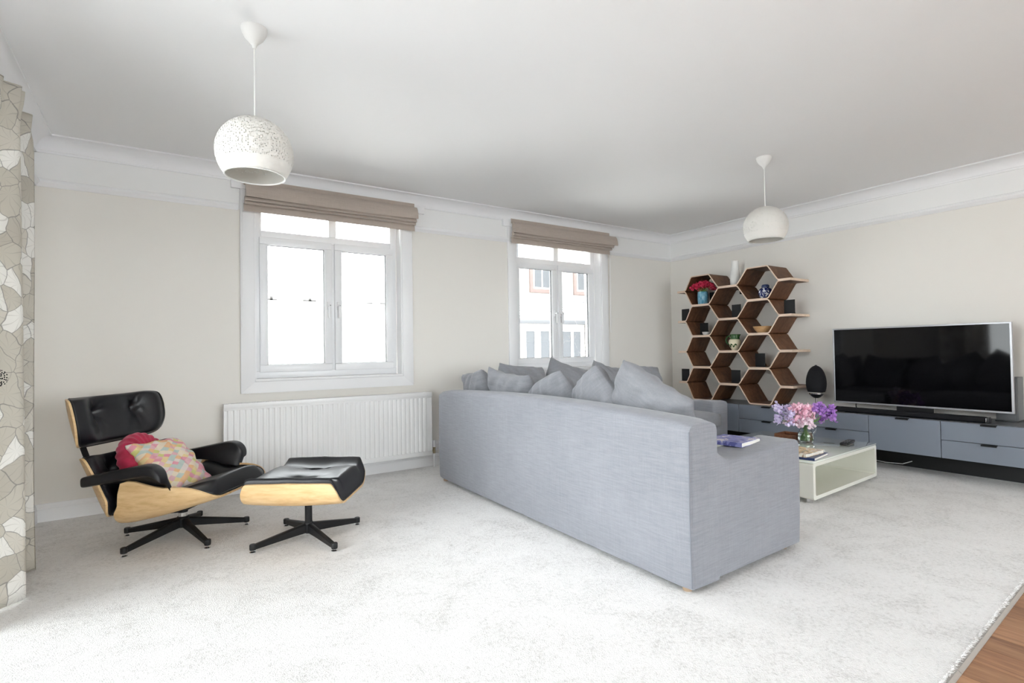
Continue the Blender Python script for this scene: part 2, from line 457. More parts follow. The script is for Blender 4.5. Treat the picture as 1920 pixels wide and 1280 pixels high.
def tag(o, label, cat=None, group=None, kind=None):
    o['label'] = label
    if cat: o['category'] = cat
    if group: o['group'] = group
    if kind: o['kind'] = kind
    return o
def thing(name, label, cat, loc=(0, 0, 0), rotz=0.0, group=None, kind=None):
    o = bpy.data.objects.new(name, None); COL.objects.link(o); o.empty_display_size = 0.1
    o.location = loc; o.rotation_euler = (0, 0, rotz)
    return tag(o, label, cat, group, kind)
def struct(o, label, cat): return tag(o, label, cat, None, 'structure')
def copy_tree(o, parent=None):
    c = o.copy(); COL.objects.link(c)
    if parent is not None: c.parent = parent
    for ch in list(o.children): copy_tree(ch, c)
    return c
def arc(cx, cy, r, a0, a1, n):
    return [(cx + r * math.cos(math.radians(a0 + (a1 - a0) * i / n)), cy + r * math.sin(math.radians(a0 + (a1 - a0) * i / n))) for i in range(n + 1)]
def smoothstep(a, b, x):
    t = max(0.0, min(1.0, (x - a) / (b - a))); return t * t * (3 - 2 * t)
def interp(x, pts):
    for (x0, y0), (x1, y1) in zip(pts, pts[1:]):
        if x <= x1:
            t = max(0.0, (x - x0) / (x1 - x0)); return y0 + (y1 - y0) * t
    return pts[-1][1]
def nz3(p_, s=1.0, off=0.0):
    return noise.noise(Vector((p_[0] * s + off, p_[1] * s + off * 1.7, p_[2] * s - off)))

# ------------------------------------------------------------------ room shell
WT = 0.28
OPEN = [(0.627, 1.839), (3.087, 4.283)]           # window openings in the back wall
WZ0, WZ1 = 0.842, 2.31
g = G()
xs = [XL - WT, OPEN[0][0], OPEN[0][1], OPEN[1][0], OPEN[1][1], XR + WT]
for i in (0, 2, 4): g.box((xs[i], YB, -0.1), (xs[i + 1], YB + WT, 2.75))
for i in (1, 3):
    g.box((xs[i], YB, -0.1), (xs[i + 1], YB + WT, WZ0)); g.box((xs[i], YB, WZ1), (xs[i + 1], YB + WT, 2.75))
struct(g.build('wall_back', 'wall_paint', smooth=None), 'cream wall with two white framed windows and a white frieze', 'wall')
g = G().box((XR, YF - WT, -0.1), (XR + WT, YB, 2.75))
struct(g.build('wall_right', 'wall_paint', smooth=None), 'cream wall behind the television and honeycomb shelf', 'wall')
DY0, DY1, DZ = 0.60, 3.10, 2.20                    # patio door opening
g = G().box((XL - WT, DY1, -0.1), (XL, YB, 2.75)).box((XL - WT, YF - WT, -0.1), (XL, DY0, 2.75)).box((XL - WT, DY0, DZ), (XL, DY1, 2.75))
struct(g.build('wall_left', 'wall_paint', smooth=None), 'cream wall behind the floral curtain', 'wall')
RX0, RX1, RZ0_, RZ = -0.5, 4.5, 0.45, 2.28        # unseen window added behind the camera for light
g = G().box((XL, YF - WT, -0.1), (RX0, YF, 2.75)).box((RX1, YF - WT, -0.1), (XR, YF, 2.75)).box((RX0, YF - WT, RZ), (RX1, YF, 2.75)).box((RX0, YF - WT, -0.1), (RX1, YF, RZ0_))
struct(g.build('wall_front', 'wall_paint', smooth=None), 'cream wall with an added wide window facing the sofa end', 'wall')
g = G().box((XL - WT, YF - WT, ZC), (XR + WT, YB + WT, 2.75))
struct(g.build('ceiling', 'ceiling_white', smooth=None), 'plain white ceiling with two pendant lamps', 'ceiling')
def edge_y(x): return 0.652 + 0.060 * (x - 2.04)   # carpet edge
g = G().prism([(XL, edge_y(XL)), (XR, edge_y(XR)), (XR, YB), (XL, YB)], 2, -0.1, 0.0)
struct(g.build('floor', 'carpet', smooth=None), 'pale grey fitted carpet', 'floor')

# cornice, picture rails, skirtings
def cove_profile(c=0.085):
    return [(0, -c - 0.018), (0.012, -c - 0.018), (0.014, -c - 0.006), (0.010, -c)] + \
           [(0.010 + (c - 0.010) * (1 - math.cos(t)), -c + (c - 0.010) * math.sin(t)) for t in [PI / 2 * k / 8 for k in range(1, 9)]] + [(c + 0.012, -0.010), (c + 0.012, 0), (0, 0)]
def run_profile(prof, wall, a, b, z):
    """profile (out, up) swept along one wall"""
    g = G()
    if wall == 'back': return g.prism([(YB - o_, z + u) for o_, u in prof], 0, a, b)
    if wall == 'right': return g.prism([(XR - o_, z + u) for o_, u in prof], 1, a, b)
    if wall == 'left': return g.prism([(XL + o_, z + u) for o_, u in prof], 1, a, b)
    return g.prism([(YF + o_, z + u) for o_, u in prof], 0, a, b)
k = 0
for wall, a, b in (('back', XL, XR), ('right', YF, YB), ('left', YF, YB), ('front', XL, XR)):
    k += 1
    struct(run_profile(cove_profile(), wall, a, b, ZC).build('trim_%d' % k, 'trim_white', smooth=30), 'white cove cornice along the %s wall' % {'back': 'window', 'right': 'television', 'left': 'curtain', 'front': 'garden'}[wall], 'cornice')
rail = [(0, 0), (0.010, 0), (0.013, 0.008), (0.020, 0.014), (0.028, 0.024), (0.028, 0.034), (0.018, 0.038), (0.016, 0.046), (0.006, 0.052), (0, 0.052)]
for wall, a, b, t in (('back', XL, 0.515, 'beside the curtain'), ('back', 1.94, 2.994, 'between the two windows'), ('back', 4.376, XR, 'beside the shelf corner'),
                      ('right', YF, YB, 'above the television'), ('left', YF, YB, 'behind the curtain'), ('front', XL, XR, 'opposite the windows')):
    k += 1
    if wall == 'front': a, b = XL, RX0
    if wall == 'left': a, b = DY1 + 0.05, YB
    struct(run_profile(rail, wall, a, b, ZR).build('trim_%d' % k, 'trim_white', smooth=30), 'white picture rail ' + t, 'picture rail')
skirt = [(0, 0), (0.018, 0), (0.018, 0.080), (0.014, 0.086), (0.014, 0.092), (0.009, 0.100), (0.006, 0.112), (0, 0.114)]
struct(run_profile(skirt, 'back', XL, XR, 0).build('baseboard_back', 'trim_white', smooth=30), 'white moulded skirting under the windows', 'skirting')
struct(run_profile(skirt, 'right', YF, YB, 0).build('baseboard_right', 'trim_white', smooth=30), 'white moulded skirting behind the cabinets', 'skirting')
struct(run_profile(skirt, 'left', DY1, YB, 0).build('baseboard_left', 'trim_white', smooth=30), 'white moulded skirting behind the curtain', 'skirting')

# wood floor beyond the carpet: separate planks, plus the metal threshold strip
fw = thing('floor_wood', 'warm brown laminate plank floor beside the carpet', 'floor', (0, 0, 0), kind='structure')
PW = 0.125
protos = []
x = 2.26 - PW * 24
col_i = 0
while x < XR:
    x0 = max(x, XL); x1 = min(x + PW, XR)
    if x1 - x0 > 0.01:
        y = edge_y((x0 + x1) / 2) - 0.017; first = True
        while y > YF:
            ln_ = 1.25 if not first else 0.45 + 0.8 * ((col_i * 37) % 10) / 10
            y0 = max(YF, y - ln_); first = False
            e0, e1 = (edge_y(x0) - 0.017, edge_y(x1) - 0.017)
            gg = G()
            top_y0, top_y1 = (e0, e1) if y > 0.3 else (y, y)
            gg.prism([(x0 + 0.0007, y0 + 0.0007), (x1 - 0.0007, y0 + 0.0007), (x1 - 0.0007, top_y1), (x0 + 0.0007, top_y0)], 2, -0.03, -0.006)
            gg.build('plank', 'plank_wood', fw, None)
            y = y0
    x += PW; col_i += 1
G().box((XL, YF, -0.1), (XR, edge_y(XL) - 0.03, -0.031)).build('subfloor', 'dark_board', fw, None)
strip = thing('trim_90', 'brushed metal threshold strip between carpet and wood floor', 'threshold', (0, 0, 0), kind='structure')
def thr(xa, xb, nm):
    prof = [(-0.018, -0.012), (0.004, -0.012), (0.003, 0.002), (-0.007, 0.004), (-0.016, -0.003)]
    g = G().loft([[Vector((q, edge_y(q) + a, b)) for a, b in prof] for q in (xa, xb)])
    g.build(nm, 'silver_strip', strip, 20)
plain('silver_strip', (0.42, 0.39, 0.36), 0.42, 0.35)
thr(XL, 2.135, 'strip_piece'); thr(2.139, XR, 'strip_piece')
# frayed pile along the cut edge of the carpet
fg_ = G(); r0 = random.Random(3)
for i in range(2600):
    x = r0.uniform(XL + 0.01, XR - 0.01); y = edge_y(x) + r0.uniform(0.0, 0.012)
    d_ = Vector((r0.uniform(-0.004, 0.004), -r0.uniform(0.003, 0.010), r0.uniform(0.001, 0.006))); w0 = r0.uniform(0.0010, 0.0022)
    b0 = Vector((x, y, 0.0005))
    fg_.add([b0 - Vector((w0, 0, 0)), b0 + Vector((w0, 0, 0)), b0 + Vector((0, 0.001, 0.003)), b0 + d_], [(0, 1, 3), (1, 2, 3), (2, 0, 3), (0, 2, 1)])
fo = fg_.build('carpet_fringe', 'carpet', None, None)
tag(fo, 'frayed cut pile along the carpet edge at the metal strip', 'carpet pile', None, 'stuff')

# ------------------------------------------------------------------ windows
def frame_rect(g, x0, x1, z0, z1, w, y0, y1, bev=0.004):
    """four mitred-looking bars round a rectangle"""
    g.box((x0, y0, z0), (x1, y1, z0 + w), bev); g.box((x0, y0, z1 - w), (x1, y1, z1), bev)
    g.box((x0, y0, z0 + w), (x0 + w, y1, z1 - w), bev); g.box((x1 - w, y0, z0 + w), (x1, y1, z1 - w), bev)
def make_window(nr, x0, x1, label):
    root = thing('window_%d' % nr, label, 'window', ((x0 + x1) / 2, YB, WZ0), kind='structure')
    o = Vector(root.location)
    B = lambda g, n, mt, par=root, sm=35: g.build(n, mt, par, sm, loc=None)
    def put(g, n, mt, par=root, sm=35):
        g.v = [q - o for q in g.v]; return g.build(n, mt, par, sm)
    cw = 0.100
    for (a, b, z0, z1, nm) in ((x0 - cw, x0, WZ0 - 0.088, WZ1 + 0.02, 'casing'), (x1, x1 + cw, WZ0 - 0.088, WZ1 + 0.02, 'casing')):
        put(G().box((a, YB - 0.018, z0), (b, YB, z1), 0.004), nm, 'trim_white')
    put(G().prism([(x0 - cw + 0.001, WZ0 - 0.088), (x1 + cw - 0.001, WZ0 - 0.088), (x1, WZ0 - 0.001), (x0, WZ0 - 0.001)], 1, YB - 0.0185, YB - 0.0005), 'casing', 'trim_white')
    put(G().box((x0 - cw - 0.06, YB - 0.028, WZ1 + 0.02), (x1 + cw + 0.12, YB, 2.40), 0.003), 'head_board', 'trim_white')
    # plaster reveals
    for (lo, hi) in (((x0 - 0.001, YB - 0.01, WZ0), (x0 + 0.012, YB + 0.10, WZ1)), ((x1 - 0.012, YB - 0.01, WZ0), (x1 + 0.001, YB + 0.10, WZ1)), ((x0 + 0.012, YB - 0.01, WZ1 - 0.012), (x1 - 0.012, YB + 0.10, WZ1 + 0.001))):
        put(G().box(lo, hi), 'reveal', 'trim_white', sm=None)
    put(G().box((x0 + 0.0, YB - 0.016, WZ0 - 0.001), (x1 - 0.0, YB + 0.11, WZ0 + 0.020), 0.006), 'sill', 'trim_white')
    # outer frame, transom bar, mullion
    fy0, fy1 = YB + 0.10, YB + 0.17
    fr = G(); frame_rect(fr, x0 + 0.012, x1 - 0.012, WZ0 + 0.020, WZ1 - 0.012, 0.055, fy0, fy1)
    put(fr, 'frame', 'upvc_white')
    xm = (x0 + x1) / 2 + 0.022
    zt = 2.018
    put(G().box((x0 + 0.067, fy0 + 0.001, zt - 0.032), (x1 - 0.067, fy1 - 0.001, zt + 0.032), 0.004), 'transom', 'upvc_white')
    put(G().box((xm - 0.030, fy0 + 0.002, zt + 0.032), (xm + 0.030, fy1 - 0.002, WZ1 - 0.067), 0.004), 'mullion', 'upvc_white')
    put(G().box((xm - 0.030, fy0 + 0.002, WZ0 + 0.075), (xm + 0.030, fy1 - 0.002, zt - 0.032), 0.004), 'mullion', 'upvc_white')
    for (a, b) in ((x0 + 0.067, xm - 0.03), (xm + 0.03, x1 - 0.067)):
        put(G().box((a, fy0 + 0.045, zt + 0.03), (b, fy0 + 0.049, WZ1 - 0.06)), 'pane', 'pane_glass', sm=None)
    # casement sashes
    for s_, (a, b) in ((-1, (x0 + 0.050, xm - 0.012)), (1, (xm + 0.012, x1 - 0.050))):
        sg = G(); frame_rect(sg, a, b, WZ0 + 0.068, zt - 0.020, 0.058, fy0 - 0.016, fy1 - 0.03, 0.006)
        frame_rect(sg, a + 0.05, b - 0.05, WZ0 + 0.118, zt - 0.070, 0.012, fy0 - 0.006, fy0 + 0.02, 0.002)
        sash = put(sg, 'sash', 'upvc_white')
        gk = G(); frame_rect(gk, a + 0.058, b - 0.058, WZ0 + 0.126, zt - 0.078, 0.007, fy0 + 0.004, fy0 + 0.024, 0)
        put(gk, 'gasket', 'gasket', sash, None)
        put(G().box((a + 0.058, fy0 + 0.010, WZ0 + 0.126), (b - 0.058, fy0 + 0.014, zt - 0.078)), 'pane', 'pane_glass', sash, None)
        hx = b - 0.028 if s_ < 0 else a + 0.028
        hz = 1.46
        hg = G().box((hx - 0.013, fy0 - 0.028, hz - 0.035), (hx + 0.013, fy0 - 0.015, hz + 0.035), 0.004)
        hg.tube([(hx, fy0 - 0.028, hz), (hx, fy0 - 0.052, hz)], 0.008, 10)
        hg.box((hx - 0.010, fy0 - 0.062, hz - 0.105), (hx + 0.010, fy0 - 0.046, hz + 0.012), 0.005)
        put(hg, 'handle', 'trim_white', sash)
        put(G().tube([(hx + 0.002, fy0 - 0.0625, hz), (hx + 0.002, fy0 - 0.066, hz)], 0.004, 8), 'lock_barrel', 'grey_plastic', sash)
    return root
make_window(1, OPEN[0][0], OPEN[0][1], 'white casement window above the radiator')
make_window(2, OPEN[1][0], OPEN[1][1], 'white casement window behind the corner sofa')

# patio door on the curtained side; window added behind the camera for light
def glazed(nr, label, axis, pos, a, b, z1, n, zf=0.0):
    root = thing('window_%d' % nr, label, 'window', (0, 0, 0), kind='structure')
    w = 0.06
    def bx(u0, u1, z0, z1_, d0, d1, nm, mt, par=root):
        lo, hi = ((pos + d0, u0, z0), (pos + d1, u1, z1_)) if axis == 0 else ((u0, pos + d0, z0), (u1, pos + d1, z1_))
        return G().box(lo, hi).build(nm, mt, par, None)
    bx(a, b, z1 - w, z1, -0.2, -0.1, 'frame', 'upvc_white'); bx(a, b, zf, zf + w, -0.2, -0.1, 'frame', 'upvc_white')
    for i in range(n + 1):
        u = a + (b - a - w) * i / n
        bx(u, u + w, zf + w, z1 - w, -0.199, -0.101, 'stile', 'upvc_white')
    for i in range(n):
        u0 = a + (b - a - w) * i / n + w; u1 = a + (b - a - w) * (i + 1) / n
        bx(u0, u1, zf + w, z1 - w, -0.152, -0.148, 'pane', 'pane_glass')
glazed(3, 'tall glazed patio door beside the floral curtain', 0, XL, DY0, DY1, DZ, 3)
glazed(4, 'unseen wide white framed window added for light opposite the radiator wall', 1, YF, RX0, RX1, RZ, 3, RZ0_)

def wpart(root, g, name, mats, smooth=35, parent=None, uv=None):
    """part given in world metres under a thing that is only moved, not turned"""
    o = Vector(root.location)
    g.v = [q - o for q in g.v]
    return g.build(name, mats, parent or root, smooth, uv=uv)

# ------------------------------------------------------------------ roman blinds
def make_blind(x0, x1, label, cord_x, seed, wide):
    root = thing('roman_blind', label, 'blind', ((x0 + x1) / 2, YB - 0.03, 2.15), group='roman blinds')
    yb = YB - 0.030
    r = random.Random(seed)
    wpart(root, G().box((x0 + 0.01, yb - 0.030, 2.375), (x1 - 0.01, yb - 0.002, 2.40), 0.003), 'head_rail', 'trim_white')
    n = 60
    def band(nm, prof, th, xa, xb, amp, lift, ends=0.0, solid=False):
        """a strip of cloth following profile points (out, z), closed with its own thickness"""
        secs = []
        for i in range(n + 1):
            t = i / n; x = xa + (xb - xa) * t
            w1 = amp * math.sin(t * 5.1 + seed) + amp * 0.5 * math.sin(t * 11.3 + 2 * seed)
            sag = lift * math.sin(PI * t)
            flare = ends * (smoothstep(0.10, 0.0, t) + smoothstep(0.90, 1.0, t))
            out = []; back = []
            for k, (o_, z) in enumerate(prof):
                oo = o_ + w1 * (k / (len(prof) - 1)) + flare * (k / (len(prof) - 1))
                zz = z - sag * (k / (len(prof) - 1))
                out.append(Vector((x, yb - oo, zz))); back.append(Vector((x, yb - oo + th, zz + th * 0.3)) if not solid else Vector((x, yb - 0.030 - 0.0004 * k, zz)))
            secs.append(out + back[::-1])
        wpart(root, G().loft(secs), nm, 'blind_fabric', 50)
    band('top_band', [(0.030, 2.402), (0.032, 2.378), (0.031, 2.352)], 0.004, x0, x1, 0.001, 0.0)
    band('front_fold', [(0.035, 2.366), (0.060, 2.362), (0.078, 2.335), (0.086, 2.300), (0.090, 2.262), (0.082, 2.252), (0.060, 2.262)], 0.006, x0 + 0.012, x1 + wide, 0.005, 0.006, 0.008, True)
    band('middle_fold', [(0.050, 2.262), (0.070, 2.250), (0.076, 2.230), (0.066, 2.222), (0.045, 2.228)], 0.005, x0 + 0.006, x1 + wide * 0.35, 0.005, -0.004, 0.006, True)
    band('lower_fold', [(0.040, 2.232), (0.058, 2.222), (0.062, 2.208), (0.050, 2.200), (0.034, 2.206)], 0.005, x0 + 0.004, x1 + wide * 0.2, 0.004, -0.004, 0.0, True)
    band('hem_band', [(0.026, 2.212), (0.034, 2.190), (0.036, 2.150)], 0.005, x0, x1, 0.001, 0.0)
    cg = G()
    for dx in (0.0, 0.009):
        cg.tube([(cord_x + dx, yb - 0.02, 2.38), (cord_x + dx, yb - 0.015, 1.8), (cord_x + dx * 0.6, yb - 0.012, 1.26)], 0.0016, 6)
    cg.tube([(cord_x, yb - 0.012, 1.26), (cord_x + 0.003, yb - 0.012, 1.245), (cord_x + 0.0055, yb - 0.012, 1.26)], 0.0016, 6)
    wpart(root, cg, 'pull_cord', 'trim_white')
make_blind(0.548, 1.945, 'taupe roman blind drawn up over the window above the radiator', 0.530, 1.0, 0.012)
make_blind(3.002, 4.372, 'taupe roman blind drawn up over the window behind the sofa', 4.384, 2.6, 0.075)

# ------------------------------------------------------------------ radiator
RD0, RD1, RZ0, RZ1 = 0.402, 2.077, 0.112, 0.690
RY = YB - 0.100     # front face
rad = thing('radiator', 'long white ribbed panel radiator under the window', 'radiator', ((RD0 + RD1) / 2, RY + 0.03, 0.0))
pitch = 0.0402
pts = []
x = RD0 + 0.022; k = 0
pts.append((RD0 + 0.004, RY + 0.004))
while x + pitch <= RD1 - 0.012:
    pts += [(x, RY + 0.004), (x + pitch * 0.20, RY - 0.002), (x + pitch * 0.62, RY - 0.002), (x + pitch * 0.82, RY + 0.004)]
    x += pitch
pts.append((RD1 - 0.004, RY + 0.004))
outline = pts + [(RD1 - 0.004, RY + 0.016), (RD0 + 0.004, RY + 0.016)]
wpart(rad, G().prism(outline, 2, RZ0 + 0.045, RZ1 - 0.050), 'front_panel', 'radiator_white', 25)
wpart(rad, G().box((RD0 + 0.004, RY - 0.001, RZ0 + 0.004), (RD1 - 0.004, RY + 0.016, RZ0 + 0.046), 0.004), 'bottom_flange', 'radiator_white')
wpart(rad, G().box((RD0 + 0.004, RY - 0.001, RZ1 - 0.052), (RD1 - 0.004, RY + 0.016, RZ1 - 0.030), 0.004), 'top_flange', 'radiator_white')
tg = G().box((RD0, RY - 0.006, RZ1 - 0.036), (RD1, RY - 0.002, RZ1), 0.0015).box((RD0, RY + 0.062, RZ1 - 0.036), (RD1, RY + 0.066, RZ1), 0.0015)
x = RD0 + 0.01
while x < RD1 - 0.01:
    tg.box((x, RY - 0.003, RZ1 - 0.010), (x + 0.007, RY + 0.063, RZ1 - 0.001)); x += 0.016
wpart(rad, tg, 'top_grille', 'radiator_white')
for xa in (RD0, RD1 - 0.005):
    wpart(rad, G().box((xa, RY + 0.001, RZ0 + 0.01), (xa + 0.005, RY + 0.066, RZ1 - 0.004), 0.0015), 'side_cover', 'radiator_white')
wpart(rad, G().box((RD0 + 0.01, RY + 0.048, RZ0 + 0.01), (RD1 - 0.01, RY + 0.062, RZ1 - 0.04), 0.004), 'rear_panel', 'radiator_white')
for xa in (RD0 + 0.25, RD1 - 0.25):
    wpart(rad, G().box((xa, RY + 0.062, 0.18), (xa + 0.03, YB - 0.001, 0.62)), 'wall_bracket', 'radiator_white')
vx = RD1 + 0.030
wpart(rad, G().tube([(RD1 - 0.02, RY + 0.03, 0.150), (vx, RY + 0.03, 0.150)], 0.009, 12).tube([(vx, RY + 0.03, 0.125), (vx, RY + 0.03, 0.185)], 0.012, 12), 'valve', 'brass')
wpart(rad, G().lathe([(0, 0.245), (0.014, 0.245), (0.017, 0.238), (0.018, 0.19), (0.013, 0.182), (0, 0.182)], (vx, RY + 0.03, 0), 14), 'valve_cap', 'trim_white')
wpart(rad, G().tube([(vx, RY + 0.03, 0.126), (vx, RY + 0.03, 0.001)], 0.0075, 10), 'pipe', 'trim_white')
sk = thing('wall_socket', 'white wall socket above the skirting beside the radiator', 'socket', (2.175, YB, 0.14))
wpart(sk, G().box((2.150, YB - 0.011, 0.140), (2.236, YB, 0.226), 0.003), 'face_plate', 'trim_white')
wpart(sk, G().box((2.175, YB - 0.015, 0.195), (2.187, YB - 0.010, 0.212), 0.001), 'switch', 'trim_white')

# ------------------------------------------------------------------ pendant lamps
def make_lamp(x, y, zc, label):
    root = thing('pendant_lamp', label, 'lamp', (x, y, ZC), group='pendant lamps')
    wpart(root, G().lathe([(0, ZC), (0.054, ZC), (0.0545, ZC - 0.004), (0.050, ZC - 0.022), (0.038, ZC - 0.045), (0.022, ZC - 0.062), (0.011, ZC - 0.073), (0.007, ZC - 0.090), (0, ZC - 0.090)], (x, y, 0), 32), 'ceiling_rose', 'lamp_white', 60)
    wpart(root, G().tube([(x, y, ZC - 0.088), (x + 0.001, y, (ZC + zc) / 2), (x, y, zc + 0.150)], 0.0032, 8), 'cord', 'lamp_white')
    R = 0.158; t = 0.005
    prof = []
    a0 = math.asin(-0.100 / R)
    for i in range(29):
        a = PI / 2 - (PI / 2 - a0) * i / 28
        prof.append((max(R * math.cos(a), 0.006), R * math.sin(a) * (0.97 if a > 0 else 1)))
    inner = [((r_ - t) if r_ > 0.02 else 0.006, z - (t * 0.9 if z > 0.05 else 0)) for r_, z in prof[::-1]]
    sg = G().lathe(prof + inner + [prof[0]], (0, 0, 0), 64)
    sh = sg.build('shade', 'pierced_porcelain', root, 60)
    sh.location = (0, 0, zc - ZC)
    rg = G().lathe([(0.1225, -0.1005), (0.1245, -0.104), (0.1185, -0.1045), (0.1170, -0.1005)], (0, 0, 0), 64)
    rg.add([], [])
    ring = rg.build('shade_rim', 'lamp_white', sh, 60)
    hg = G().lathe([(0, 0.148), (0.018, 0.146), (0.020, 0.09), (0.017, 0.06), (0, 0.06)], (0, 0, 0), 20)
    hg.build('lamp_holder', 'lamp_white', sh, 40)
    G().lathe([(0, 0.06), (0.013, 0.055), (0.018, 0.03), (0.030, 0.0), (0.030, -0.015), (0.020, -0.036), (0, -0.042)], (0, 0, 0), 20).build('bulb', 'bulb', sh, 60)
make_lamp(0.358, 2.553, 1.937, 'white pierced globe pendant hanging near the radiator window')
make_lamp(3.835, 2.265, 1.962, 'white globe pendant hanging near the honeycomb shelf')

# ------------------------------------------------------------------ curtain
def make_curtain():
    n, mrows = 110, 40
    y0, y1 = 2.86, 3.47
    zt, zb = 2.235, 0.012
    def path(t, v):
        """v 0 at the hem, 1 at the heading"""
        y = y0 + (y1 - y0) * t
        full = 0.060 * (0.55 + 0.45 * (1 - v))
        ph = 2 * PI * (y - 3.02) / 0.40
        s_ = math.sin(ph + 0.35 * math.sin(3.0 * v + y * 3))
        sharp = s_ * (1.0 - 0.25 * s_ * s_)
        xx = -0.535 + full * sharp * 1.25
        hd = smoothstep(0.93, 1.0, v)
        xx += hd * 0.020 * math.sin(2 * PI * y / 0.085)
        yy = y + 0.045 * math.cos(ph) * (0.4 + 0.6 * (1 - v)) * 0.9 - 0.035 * v * (y - 2.9)
        return Vector((xx, yy, 0))
    g = G(); uv = []
    th = 0.005
    for side in (0, 1):
        for j in range(mrows + 1):
            v = j / mrows; z = zb + (zt - zb) * v
            s_len = 0.0; prev = None
            for i in range(n + 1):
                t = i / n; q = path(t, v)
                if prev is not None: s_len += (path(t, 0.3) - path((i - 1) / n, 0.3)).length
                prev = q
                g.v.append(Vector((q.x - th * side, q.y - th * side * 0.4, z))); uv.append((s_len, z * 1.0))
    w = n + 1; o = w * (mrows + 1)
    for j in range(mrows):
        for i in range(n):
            a = j * w + i
            g.f.append((a, a + 1, a + w + 1, a + w)); g.f.append((o + a, o + a + w, o + a + w + 1, o + a + 1))
    rim = [i for i in range(n + 1)] + [j * w + n for j in range(1, mrows + 1)] + [mrows * w + i for i in range(n - 1, -1, -1)] + [j * w for j in range(mrows - 1, 0, -1)]
    for k in range(len(rim)):
        a, b = rim[k], rim[(k + 1) % len(rim)]
        g.f.append((a, o + a, o + b, b))
    g.m = [0] * len(g.f)
    root = thing('curtain', 'full length curtain printed with large stone and white flowers', 'curtain', (-0.53, 3.0, 0.0))
    wpart(root, g, 'fabric', 'floral_print', 180, uv=uv)
    for y in [2.92 + 0.13 * i for i in range(5)]:
        wpart(root, G().tube([(-0.56, y, 2.205), (-0.58, y, 2.235), (-0.585, y, 2.256)], 0.003, 6), 'hook', 'trim_white')
    tr_ = thing('curtain_track', 'slim white curtain track above the patio door', 'curtain track', (XL, 2.0, 2.26))
    wpart(tr_, G().box((-0.60, -1.25, 2.258), (-0.565, 3.52, 2.276), 0.003), 'track', 'trim_white')
    for y in (-1.0, 0.4, 1.4, 2.4, 3.4):
        wpart(tr_, G().box((XL, y, 2.262), (-0.575, y + 0.02, 2.285), 0.002), 'bracket', 'trim_white')
make_curtain()

